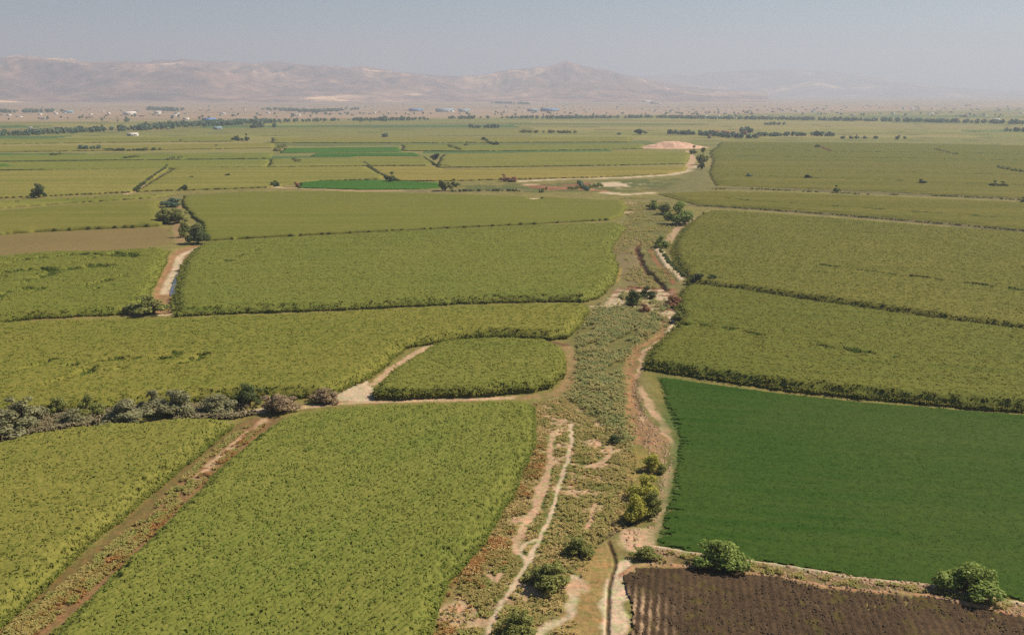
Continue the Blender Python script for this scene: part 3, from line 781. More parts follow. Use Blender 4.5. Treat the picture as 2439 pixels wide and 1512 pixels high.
field('corn_field', b((-300, 510), (0, 494), (200, 480), (360, 470)) + [(420, 462), (200, 472), (0, 480), (-300, 492)],
      1.6, 2.0, corn_far, 'thin pale crop strip at the left below the lone dark tree', ang=R(3), spike=0.2, edge_drop=0.4, seed=11, edge_w=5, grow=2.5)
# right hand
field('corn_field', b((1538, 878), (1611, 891), (1696, 904), (1782, 916), (1867, 929), (1953, 938), (2038, 946), (2166, 959), (2294, 970), (2439, 981), (2800, 1012))
      + [(2800, 838), (2439, 787), (2200, 756), (2000, 728), (1800, 698), (1690, 684)] + b((1640, 686), (1626, 698), (1612, 722), (1616, 745), (1622, 765), (1612, 786), (1582, 812), (1552, 842), (1541, 868)),
      H, 0.9, corn_right, 'corn field right of the creek with ragged stalks facing the green alfalfa', ang=R(-14), plants=3.4, psize=0.6, nleaf=5, spike=0.06, seed=12, edge_drop=0.65, grow=1.5,
      dips=[([(1610, 765), (1750, 785), (1900, 812), (2050, 835), (2130, 850)], 0.75, 0.8)])
field('corn_field', b((1650, 680), (1695, 686), (1800, 699), (2000, 729), (2200, 759), (2439, 793), (2800, 845)) + [(2800, 585), (2439, 556), (2200, 540), (2000, 524), (1800, 509), (1690, 504)]
      + b((1660, 522), (1630, 548), (1608, 580), (1602, 605), (1612, 630), (1632, 662)),
      H, 1.1, corn_right, 'wide olive corn field right of the creek behind the dark furrow', ang=R(-12), plants=2.0, psize=0.7, nleaf=5, spike=0.06, seed=13, edge_w=2.6, grow=2.0,
      dips=[([(1950, 628), (2100, 648), (2250, 665), (2439, 690)], 0.9, 0.8)])
field('corn_field', b((1655, 486), (1800, 494), (2000, 508), (2200, 524), (2439, 545), (2800, 580)) + [(2800, 502), (2439, 483), (2100, 469), (1900, 461), (1700, 457), (1570, 462), (1600, 472)],
      1.3, 1.8, corn_farR, 'corn strip on the right between two weedy ditches', ang=R(-8), spike=0.22, seed=14, edge_w=6, grow=2.5,
      dips=[([(1700, 470), (2439, 520)], 1.6, 0.8)])
field('corn_field', b((1705, 440), (1900, 447), (2100, 455), (2439, 470), (2800, 484)) + [(2800, 405), (2439, 395), (2100, 388), (1700, 385), (1690, 410)],
      1.3, 2.4, corn_farR, 'far right corn field holding the round lone bushes', ang=R(-5), spike=0.22, seed=15, edge_w=8, grow=2.5,
      dips=[([(1720, 415), (2439, 440)], 2, 0.8), ([(1720, 400), (2439, 415)], 2, 0.7)])
field('corn_field', b((1700, 384), (2100, 387), (2439, 394), (2800, 402)) + [(2800, 352), (2439, 348), (2100, 343), (1720, 340), (1690, 365)],
      1.3, 3.2, corn_farR, 'distant olive corn field at the right below the village trees', ang=R(-3), spike=0.22, seed=16, edge_w=10, grow=2.5,
      dips=[([(1720, 355), (2439, 366)], 4, 0.8), ([(1720, 370), (2439, 381)], 3, 0.8)])
field('alfalfa_field', [(1566, 897), (1700, 915), (1867, 937), (2038, 955), (2200, 968), (2439, 988), (2800, 1022), (2800, 1495), (2439, 1429), (2337, 1412), (2196, 1385), (2123, 1381), (2038, 1371), (1910, 1352), (1782, 1332), (1645, 1311), (1566, 1296),
      (1580, 1232), (1596, 1180), (1610, 1100), (1618, 1050), (1600, 1000), (1580, 950)],
      0.24, 0.45, alfalfa, 'smooth deep green alfalfa field on the right', cat='alfalfa field', ang=R(-12), spike=0.03, plants=5.0, psize=0.2, nleaf=4, seed=17, body=0.95, clumpy=0.12, edge_w=0.6, wobk=1.5)
# mid distance on the left
far = [
 ('corn_field', b((-200, 482), (0, 472), (150, 465), (312, 458), (345, 437), (375, 417), (398, 404)) + [(400, 401), (200, 404), (0, 408), (-200, 412)], corn_far, 'corn field around the lone dark tree at the left edge', 1.5, 2.2),
 ('corn_field', b((328, 456), (500, 451), (640, 446), (705, 436), (760, 431), (905, 427)) + [(912, 420), (890, 408), (865, 397), (640, 399), (420, 401), (385, 420)], corn_far, 'yellowish corn field left of the tree on the hedge line', 1.5, 2.2),
 ('green_crop_field', b((712, 447), (850, 451), (1000, 450), (1050, 446)) + [(1040, 436), (960, 432), (900, 430), (720, 432)], green_far, 'long deep green crop strip in front of the river bed', 0.7, 1.8),
 ('corn_field', b((945, 431), (1070, 431), (1180, 428), (1400, 423), (1590, 414), (1630, 406)) + [(1635, 398), (1500, 399), (1300, 402), (1060, 405), (1030, 398), (880, 398), (900, 412)], corn_far, 'corn field behind the sandy river bed', 1.5, 2.2),
 ('corn_field', b((1045, 399), (1300, 396), (1500, 393), (1630, 390)) + [(1635, 382), (1640, 365), (1540, 362), (1300, 364), (1060, 368), (1050, 380)], corn_far, 'corn field with long dark front edge right of the hooked hedge', 1.5, 2.6),
 ('corn_field', b((640, 398), (860, 395), (1020, 394), (1035, 388)) + [(1015, 376), (740, 377), (650, 380)], corn_far, 'pale corn field left of the bushy tree at the hedge bend', 1.5, 2.6),
 ('green_crop_field', b((740, 372), (1000, 371)) + [(985, 365), (760, 366)], green_far, 'thinner green crop strip on the plain', 0.7, 2.5),
 ('green_crop_field', b((668, 364), (955, 361)) + [(945, 351), (680, 354)], green_far, 'broader green crop strip on the plain', 0.7, 2.5),
 ('corn_field', b((-200, 408), (0, 405), (300, 403), (635, 398)) + [(640, 381), (300, 384), (0, 388), (-200, 390)], corn_far, 'corn field at the left with the short bushes along its back', 1.5, 2.6),
 ('corn_field', b((-200, 386), (0, 384), (300, 381), (640, 377)) + [(650, 366), (300, 368), (0, 371), (-200, 372)], corn_far, 'left hand corn strip behind the paired dark bushes', 1.5, 3.2),
 ('green_crop_field', b((-120, 403), (38, 399)) + [(30, 391), (-120, 393)], green_far, 'dark green patch cut by the left edge', 1.6, 2.6),
 ('corn_field', b((-200, 366), (0, 362), (300, 358), (650, 352)) + [(650, 342), (300, 347), (0, 350), (-200, 352)], corn_far, 'thin left hand corn strip with a long bluish hedge', 1.5, 3.5),
 ('corn_field', b((960, 359), (1100, 360), (1300, 358), (1530, 354)) + [(1530, 344), (1300, 346), (1100, 347), (960, 346)], corn_far, 'distant corn field left of the sandy mound', 1.5, 3.5),
 ('corn_field', b((650, 340), (900, 340), (1200, 339), (1500, 338)) + [(1500, 327), (1200, 328), (900, 329), (650, 329)], corn_far, 'distant corn strip around three small dark trees', 1.5, 4.0),
 ('corn_field', b((-100, 345), (200, 340), (560, 336)) + [(560, 326), (200, 330), (-100, 335)], corn_far, 'distant corn strip at the left in front of the tree belt', 1.5, 4.0),
]
for k, (nm, pts, mt, lab, hh, cell) in enumerate(far):
    field(nm, pts, hh, cell, mt, lab, cat='crop field' if nm == 'green_crop_field' else 'corn field', ang=R(2), spike=0.12 if hh < 1 else 0.2, seed=30 + k, edge_w=2 if hh < 1 else 6, edge_drop=0.25, grow=1.2)

# ploughed dark plot, with ridges along the view and pale dry crests near its left edge
PL = [(1487, 1370), (1525, 1355), (1637, 1355), (1756, 1367), (1846, 1377), (1974, 1406), (2209, 1426), (2439, 1474), (2800, 1540), (2900, 1900), (1530, 1900), (1512, 1600), (1503, 1512), (1506, 1450)]
Pw = [V(x, y) for x, y in PL]
A = np.array(Pw)
cell = 0.22
xs = np.arange(A[:, 0].min(), A[:, 0].max(), cell); ys = np.arange(A[:, 1].min(), A[:, 1].max(), cell)
X, Y = np.meshgrid(xs, ys)
Xc, Yc = X[:-1, :-1] + 0.7 * (fbm(X[:-1, :-1] / 1.2, Y[:-1, :-1] / 1.2, 3, 3) - 0.5) * 2, Y[:-1, :-1] + 0.7 * (fbm(X[:-1, :-1] / 1.2, Y[:-1, :-1] / 1.2, 3, 4) - 0.5) * 2
inm = inside(Xc, Yc, Pw)
wv = np.cos((X - 0.16 * Y + 0.25 * fbm(X / 2, Y / 2, 2, 8)) * 2 * np.pi / 0.95)
Z = 0.20 + 0.055 * wv * (0.4 + 1.2 * fbm(X / 6, Y / 6, 2, 18)) + 0.28 * (fbm(X / 0.8, Y / 0.8, 3, 9) - 0.5) + (rng.random(X.shape) - 0.5) * 0.10
dl = seg_dist(X, Y, [V(1506, 1450), V(1503, 1512), V(1512, 1600), V(1530, 1900)])
edge_f = (1 - sstep(1.0, 6.5, dl + 3 * (fbm(X / 1.5, Y / 1.5, 3, 12) - 0.5)))
edge_f *= sstep(0, 8, V(1500, 1395)[1] - Y + 6)
crest = edge_f * sstep(0.1, 0.9, wv * 0.6 + 1.6 * (fbm(X / 0.7, Y / 2.0, 3, 13) - 0.4))
n1 = fbm(X / 1.0, Y / 1.0, 4, 14); n2 = fbm(X / 7, Y / 7, 3, 15)
colp = np.array(lin(88, 70, 54, .46))[None, None] * (1 - n1[..., None]) + np.array(lin(116, 94, 70, .46))[None, None] * n1[..., None]
colp = colp * (0.75 + 0.5 * n2[..., None])
gw = sstep(0.60, 0.72, fbm(X / 1.6, Y / 1.6, 3, 16))[..., None]
colp = colp * (1 - 0.5 * gw) + np.array(lin(104, 96, 44, .6)) * 0.5 * gw
colp = colp * (1 - crest[..., None]) + np.array(lin(214, 178, 142, .5)) * crest[..., None]
nv, nu = X.shape
vid = np.arange(nv * nu).reshape(nv, nu)
q = np.stack([vid[:-1, :-1], vid[:-1, 1:], vid[1:, 1:], vid[1:, :-1]], -1)[inm]
used = np.unique(q); re = np.zeros(nv * nu, np.int64); re[used] = np.arange(len(used))
me = mesh_np('ploughed_field', np.stack([X.ravel(), Y.ravel(), Z.ravel()], 1)[used], re[q])
at = me.color_attributes.new('cover', 'FLOAT_COLOR', 'POINT')
at.data.foreach_set('color', np.concatenate([colp.reshape(-1, 3)[used], np.ones((len(used), 1))], 1).astype(np.float32).ravel())
N = Nodes('ploughed_soil')
ca = N.n('ShaderNodeAttribute', attribute_name='cover')
v1 = N.ramp(N.noise(3.0, 3, pos(N)), [(0.25, (0.6, 0.6, 0.6)), (0.75, (1.35, 1.33, 1.3))])
pb = N.n('ShaderNodeBsdfPrincipled'); pb.inputs['Roughness'].default_value = 1; pb.inputs['Specular IOR Level'].default_value = 0.05
N.l(N.mix(1.0, ca.outputs['Color'], v1, 'MULTIPLY'), pb.inputs['Base Color']); N.l(pb.outputs[0], N.out.inputs['Surface'])
tag(link('ploughed_field', me, N.m), 'dark brown ploughed plot with furrows at the lower right', 'field', kind='structure')

# ------------------------------------------------------------------ ground cover of the wild strip
def scatter(poly, n, seed, keep=None):
    rs = np.random.default_rng(seed)
    P = [V(*p) for p in poly]
    A = np.array(P)
    # even in the picture depth: sample evenly on the ground
    x = rs.uniform(A[:, 0].min(), A[:, 0].max(), n * 6); y = rs.uniform(A[:, 1].min(), A[:, 1].max(), n * 6)
    k = inside(x, y, P)
    x, y = x[k][:n], y[k][:n]
    c, z = ground_eval(x, y)
    if keep is not None:
        k = keep(x, y, c, rs)
        x, y, z = x[k], y[k], z[k]
    return x, y, z, rs

def tufts(name, poly, n, seed, hmin, hmax, size, nleaf, mat, label, cat, keep=None):
    x, y, z, rs = scatter(poly, n, seed, keep)
    h = rs.uniform(hmin, hmax, len(x)) * (0.6 + 0.8 * fbm(x / 6, y / 6, 3, seed))
    v, q = crop_plants(x, y, z, h, nleaf, size, rs)
    return tag(link(name, mesh_np(name, v, q), mat), label, cat, kind='stuff')

def not_sand(x, y, c, rs):
    k = (c[:, 0] < K * (0.40 + 0.10 * rs.random(len(x)))) | (rs.random(len(x)) < 0.14)
    for ft in FEAT:
        if ft['t'] == 'l' and ft['c'] in (C_PALE, C_SAND) and len(ft['p']) > 2 and ft['w'] < 1.3:
            k &= seg_dist(x, y, ft['p']) > ft['w'] + 0.3 * rs.random(len(x)) + 0.12
    return k

STRIP_FRONT = [(1045, 1530), (1100, 1365), (1180, 1255), (1250, 1120), (1275, 960), (1340, 945), (1400, 1000), (1500, 1040), (1520, 1100), (1490, 1260), (1430, 1290), (1380, 1400), (1380, 1560)]
STRIP_BACK = [(1370, 800), (1400, 745), (1470, 690), (1600, 720), (1610, 770), (1520, 830), (1500, 900), (1510, 980), (1530, 1050), (1500, 1090), (1420, 1010), (1350, 950), (1365, 870)]
STRIP_FAR = [(1450, 600), (1495, 520), (1480, 470), (1600, 475), (1640, 510), (1600, 560), (1620, 660), (1560, 690), (1470, 680)]
m_dry = leaf_mat('dry_grass', lin(150, 130, 76, 1.15), lin(180, 156, 102, 1.15), lin(212, 184, 130, 1.1), 0.4, alt=lin(144, 140, 72, .9))
m_rust = leaf_mat('rust_weed', lin(140, 104, 58, .9), lin(176, 124, 74, .9), lin(192, 154, 94, .9), 0.4, alt=lin(150, 138, 74, .9))
m_scrub = leaf_mat('olive_scrub', lin(112, 112, 54, 1.12), lin(142, 140, 74, 1.12), lin(168, 160, 96, 1.12), 0.4, alt=lin(178, 156, 98, .9))
m_grey = leaf_mat('grey_scrub', lin(100, 94, 68, .9), lin(138, 126, 94, .9), lin(166, 150, 116, .9), 0.3)
m_reed = leaf_mat('reed', lin(116, 124, 70, 1.0), lin(142, 147, 90, 1.0), lin(168, 166, 112, 1.0), 0.45, alt=lin(176, 162, 106, .95))
tufts('dry_grass', STRIP_FRONT, 7500, 51, 0.12, 0.36, 0.36, 5, m_dry, 'straw coloured dry grass over the sandy strip beside the front corn field', 'dry grass', not_sand)
tufts('rust_weeds', [(1262, 1080), (1300, 1040), (1292, 1180), (1235, 1300), (1160, 1420), (1070, 1512), (1025, 1560), (1066, 1410), (1166, 1280), (1230, 1170)], 2600, 52, 0.15, 0.42, 0.4, 6, m_rust, 'rust red weeds along the right edge of the front corn field', 'weeds',
      lambda x, y, c, rs: (fbm(x * 0.22, y * 0.22, 4, 304, 0.6) > 0.52) & not_sand(x, y, c, rs))
tufts('rust_weeds', [(-40, 1560), (60, 1480), (220, 1365), (350, 1262), (450, 1160), (530, 1080), (600, 1025), (640, 1008), (530, 1110), (455, 1185), (350, 1290), (230, 1400), (90, 1512)], 1300, 53, 0.1, 0.4, 0.45, 5, m_rust, 'rust red weeds on the track between two corn fields', 'weeds', lambda x, y, c, rs: (fbm(x * 0.5, y * 0.5, 3, 304, 0.6) > 0.5))
tufts('green_weeds', [(1080, 1512), (1150, 1380), (1250, 1250), (1310, 1120), (1340, 1000), (1480, 1060), (1500, 1180), (1420, 1290), (1330, 1420), (1250, 1540)], 4600, 54, 0.12, 0.4, 0.4, 6, m_scrub, 'olive green weeds scattered between the pale footpaths', 'weeds',
      lambda x, y, c, rs: (fbm(x * 0.18, y * 0.18, 4, 404, 0.6) > 0.5) & not_sand(x, y, c, rs))
tufts('reed_bed', STRIP_BACK, 17000, 55, 0.15, 0.95, 0.55, 6, m_reed, 'grey green reed bed in the creek strip', 'reeds', lambda x, y, c, rs: not_sand(x, y, c, rs) & (fbm((x - 0.5 * y) * 0.22, y * 0.05, 4, 405, 0.6) > 0.36) & (seg_dist(x, y, [V(*p) for p in STRIP_BACK], True) > 5.5 * rs.random(len(x))))
tufts('rough_grass', STRIP_FAR, 6500, 56, 0.2, 0.7, 0.7, 5, m_scrub, 'rough olive grass along the creek loop in the middle distance', 'rough grass', lambda x, y, c, rs: not_sand(x, y, c, rs) & (fbm(x * 0.06, y * 0.06, 4, 406, 0.6) > 0.47) & (c[:, 0] > K * 0.20))
tufts('rough_grass', [(-60, 1062), (-60, 985), (60, 990), (200, 985), (420, 968), (560, 962), (620, 985), (560, 998), (380, 1004), (180, 1018), (60, 1040)], 4200, 58, 0.25, 0.9, 0.7, 6, m_grey, 'grey green rough grass and twigs under the row of bushes', 'rough grass', lambda x, y, c, rs: not_sand(x, y, c, rs) & (fbm(x * 0.12, y * 0.12, 4, 408, 0.6) > 0.40))
tufts('verge_grass', [(-90, 1600), (10, 1500), (170, 1378), (300, 1270), (415, 1160), (500, 1078), (570, 1022), (640, 1004), (530, 1105), (450, 1180), (340, 1290), (220, 1400), (80, 1515)], 5200, 59, 0.1, 0.38, 0.45, 5, m_scrub, 'olive grass verge beside the rusty track', 'grass', lambda x, y, c, rs: not_sand(x, y, c, rs) & (fbm(x * 0.3, y * 0.3, 4, 409, 0.6) > 0.44))
tufts('bund_weeds', [(1560, 1312), (1773, 1342), (1953, 1370), (2188, 1398), (2439, 1446), (2700, 1495), (2700, 1515), (2439, 1466), (2209, 1416), (1974, 1395), (1760, 1358), (1560, 1345)], 1500, 57, 0.1, 0.4, 0.4, 5, m_scrub, 'low weeds on the bund between alfalfa and ploughed plot', 'weeds', lambda x, y, c, rs: not_sand(x, y, c, rs) & (fbm(x * 0.5, y * 0.5, 3, 407) > 0.45))

# clods of soil on banks and bare ground
def clods(poly, n, seed, smax, mat, label, lift=0.0):
    x, y, z, rs = scatter(poly, n, seed)
    s = rs.uniform(0.08, smax, len(x))
    base = np.array([(-1, -1, -.4), (1, -1, -.4), (1, 1, -.4), (-1, 1, -.4), (-.6, -.6, .6), (.6, -.6, .7), (.7, .6, .5), (-.6, .5, .6)])
    fq = np.array([(4, 5, 6, 7), (0, 1, 5, 4), (1, 2, 6, 5), (2, 3, 7, 6), (3, 0, 4, 7)])
    jit = 0.7 + 0.6 * rs.random((len(x), 8, 3))
    v = base[None] * jit * s[:, None, None]
    a = rs.random(len(x)) * 6.28
    ca_, sa_ = np.cos(a)[:, None], np.sin(a)[:, None]
    vx = v[..., 0] * ca_ - v[..., 1] * sa_; vy = v[..., 0] * sa_ + v[..., 1] * ca_
    v = np.stack([vx + x[:, None], vy + y[:, None], v[..., 2] + z[:, None] + lift], -1).reshape(-1, 3)
    q = (np.arange(len(x))[:, None, None] * 8 + fq[None]).reshape(-1, 4)
    return tag(link('soil_clods', mesh_np('soil_clods', v, q), mat), label, 'soil clods', kind='stuff')
m_clod = simple_mat('clod', lin(200, 164, 128, .5), 0.3, 1.5)
clods([(1551, 1306), (1773, 1338), (1953, 1365), (2188, 1393), (2439, 1440), (2700, 1490), (2700, 1520), (2439, 1474), (2209, 1424), (1974, 1402), (1760, 1365), (1538, 1348)], 700, 61, 0.22, m_clod, 'pale clods of soil on the bund above the ploughed plot')
clods([(1480, 1262), (1560, 1255), (1600, 1110), (1600, 1060), (1540, 990), (1510, 900), (1500, 960), (1520, 1050), (1560, 1100), (1575, 1200), (1500, 1320)], 420, 62, 0.24, m_clod, 'pale clods of soil along the eroded track left of the alfalfa')

m_clod2 = simple_mat('dark_clod', lin(104, 84, 64, .48), 0.35, 2.5)
clods([(1500, 1368), (1637, 1358), (1846, 1382), (2209, 1432), (2439, 1480), (2600, 1512), (2600, 1600), (1520, 1600), (1510, 1450)], 3000, 63, 0.12, m_clod2, 'dark clods and stubble over the ploughed plot', 0.2)
# ------------------------------------------------------------------ trees and bushes
def crown_mesh(name, seed, n, lobes, leaf, flat=1.0, low=0.12, hollow=0.75, squat=False):
    """crown one unit wide and one unit high, base at z = 0: leaf-sized faces over many clumps"""
    rs = np.random.default_rng(seed)
    cs, rd = [], []
    ns = 5 if squat else 7
    a0 = rs.random() * 6.28
    limbs = []
    for k in range(ns):
        a = a0 + k * 2.4 + rs.uniform(-0.5, 0.5)
        ro = rs.uniform(0.14, 0.36) if k else rs.uniform(0.0, 0.1)
        limbs.append((ro * math.cos(a), ro * math.sin(a), (1.0 if k == 0 else rs.uniform(0.55, 0.95)) * (1 - 0.35 * ro / 0.36)))
    for q in range(lobes):
        lx, ly, lz = limbs[q % ns]
        rr_ = rs.uniform(0.085, 0.165) * (1.0 if squat else 1.15)
        f = rs.uniform(0.0, 1.0) ** 0.7
        zc = low + rr_ * 0.7 + (lz - low - rr_ * 1.7) * f
        sp = 0.11 * (1.2 - 0.5 * f)
        x_, y_ = lx * (0.7 + 0.35 * f) + rs.normal(0, sp), ly * (0.7 + 0.35 * f) + rs.normal(0, sp)
        rr0 = math.hypot(x_, y_)
        if rr0 > 0.42: x_, y_ = x_ * 0.42 / rr0, y_ * 0.42 / rr0
        cs.append((x_, y_, zc)); rd.append(rr_)
    cs = np.array(cs); rd = np.array(rd)
    w = rd ** 2 / (rd ** 2).sum()
    li = rs.choice(lobes, n, p=w)
    d = rs.normal(size=(n, 3)); d /= np.linalg.norm(d, axis=1)[:, None]
    rr_ = rd[li] * (1 - (1 - hollow) * rs.random(n)) * (1 + 0.25 * (rs.random(n) - 0.5) * (rs.random(n) > 0.7))
    c = cs[li] + d * rr_[:, None] * np.array([1, 1, 0.9])
    c[:, 2] = np.maximum(c[:, 2], low * 0.4 + 0.03 * rs.random(n))
    nrm = d + 0.5 * rs.normal(size=(n, 3)); nrm[:, 2] += 0.4
    nrm /= np.linalg.norm(nrm, axis=1)[:, None]
    t = np.cross(nrm, rs.normal(size=(n, 3))); t /= np.linalg.norm(t, axis=1)[:, None]
    bt = np.cross(nrm, t)
    s = leaf * (0.6 + 0.8 * rs.random(n))[:, None]
    v = np.stack([c - t * s - bt * s * 0.6, c + t * s * 0.8 - bt * s * 0.7, c + t * s + bt * s * 0.6, c - t * s * 0.7 + bt * s * 0.7], 1)
    v = v.reshape(-1, 3)
    v[:, 2] = np.clip(v[:, 2], 0.0, None)
    return mesh_np(name, v, np.arange(n * 4).reshape(-1, 4)), cs

def trunk_mesh(name, seed, cs, stems=1, rad=0.035):
    rs = np.random.default_rng(seed)
    V_, F_ = [], []
    def tube(pts, rads, k=6):
        o = len(V_)
        pts = [np.array(p, float) for p in pts]
        for i, (p, r_) in enumerate(zip(pts, rads)):
            d = pts[min(i + 1, len(pts) - 1)] - pts[max(i - 1, 0)]
            d /= np.linalg.norm(d) + 1e-9
            a = np.cross(d, (0.3, 1, 0.1)); a /= np.linalg.norm(a); b_ = np.cross(d, a)
            for j in range(k):
                t = 2 * math.pi * j / k
                V_.append(p + (a * math.cos(t) + b_ * math.sin(t)) * r_)
        for i in range(len(pts) - 1):
            for j in range(k):
                F_.append((o + i * k + j, o + i * k + (j + 1) % k, o + (i + 1) * k + (j + 1) % k, o + (i + 1) * k + j))
    order = rs.permutation(len(cs))
    for s in range(stems):
        bx, by = (rs.uniform(-0.1, 0.1, 2) if stems > 1 else (0, 0))
        f = np.array([bx * 1.5 + rs.uniform(-.03, .03), by * 1.5, 0.26 if stems == 1 else 0.16])
        tube([(bx, by, -0.05), (bx * 1.1, by, 0.1), f], [rad * 1.25, rad, rad * 0.8])
        for c in cs[order[s * 4:(s * 4 + 4)]]:
            mid = (f + c) / 2 + rs.uniform(-.04, .04, 3)
            tube([f, mid, c], [rad * 0.6, rad * 0.4, rad * 0.14], 5)
    return mesh_np(name, np.array(V_), np.array(F_))

KT = 1.4
m_bark = simple_mat('bark', lin(112, 92, 72, 0.7), 0.3, 6)
TM = {
 'grey': leaf_mat('grey_willow_leaf', lin(98, 98, 64, 1.2), lin(130, 127, 92, 1.2), lin(154, 148, 114, 1.2), 0.4),
 'pink': leaf_mat('pinkish_dry_leaf', lin(108, 96, 70, 1.2), lin(146, 126, 98, 1.2), lin(172, 150, 120, 1.2), 0.4),
 'olive': leaf_mat('olive_leaf', lin(84, 90, 46, KT), lin(114, 116, 62, KT), lin(142, 140, 80, KT), 0.4),
 'dark': leaf_mat('dark_leaf', lin(54, 66, 38, KT), lin(78, 88, 50, KT), lin(106, 110, 64, KT), 0.4),
 'yellow': leaf_mat('yellow_green_leaf', lin(112, 114, 44, 1.35), lin(150, 146, 64, 1.35), lin(184, 174, 86, 1.35), 0.4),
 'green': leaf_mat('green_leaf', lin(70, 86, 38, KT), lin(108, 122, 56, KT), lin(146, 150, 84, KT), 0.4),
 'rust': leaf_mat('rust_leaf', lin(110, 76, 56, KT), lin(142, 104, 76, KT), lin(166, 128, 94, KT), 0.2),
 'blue': leaf_mat('blue_green_leaf', lin(62, 78, 64, KT), lin(84, 102, 80, KT), lin(106, 122, 96, KT), 0.2),
}
PROTO = {}
def proto(kind, shape, var):
    key = (kind, shape, var)
    if key in PROTO: return PROTO[key]
    if shape == 'bush':
        cm, cs = crown_mesh('crown', 100 + var, 3600, 40, 0.025, low=0.03, squat=True); st = 4
    elif shape == 'sprawl':
        cm, cs = crown_mesh('crown', 200 + var, 4200, 44, 0.024, low=0.02, squat=True, hollow=0.6); st = 5
    elif shape == 'far':
        cm, cs = crown_mesh('crown', 300 + var, 800, 20, 0.05, low=0.03, squat=True); st = 1
    else:
        cm, cs = crown_mesh('crown', 400 + var, 4200, 44, 0.024, low=0.12); st = 1
    cm.materials.append(TM[kind])
    tm = trunk_mesh('trunk', 500 + var, cs, st)
    tm.materials.append(m_bark)
    PROTO[key] = (cm, tm)
    return PROTO[key]

def tree(x0, x1, ytop, ybase, kind, shape, label, cat='bush', name=None, group=None, wscale=1.0, depth=None):
    xm = (x0 + x1) / 2
    p0 = V(xm, ybase)
    a = math.atan2(CAM_H, math.hypot(*p0))
    Wpx = (x1 - x0)
    yb = ybase - 0.32 * Wpx * math.sin(a)
    p = V(xm, yb)
    s = slant(p)
    Wm = Wpx * s / FPX * (1.22 if shape == 'sprawl' else 1.1) * wscale
    Hm = max(0.45 * Wm, ((ybase - ytop) - 0.62 * Wpx * math.sin(a)) / math.cos(a) * s / FPX)
    var = random.randrange(3)
    cm, tm = proto(kind, shape, var)
    e = bpy.data.objects.new(name or ('tree' if cat == 'tree' else 'bush'), None)
    COL.objects.link(e)
    e.empty_display_size = 0.5
    gz_ = float(slope_z(np.array(math.hypot(*p)))) if math.hypot(*p) > 900 else ground_z(*p)
    e.location = (p[0], p[1], gz_)
    e.rotation_euler = (0, 0, random.uniform(0, 6.28))
    dep = depth if depth else random.uniform(0.9, 1.1)
    e.scale = (Wm, Wm * dep, Hm)
    tag(e, label, cat, group)
    link('trunk', tm, None, e)
    link('crown', cm, None, e)
    return e

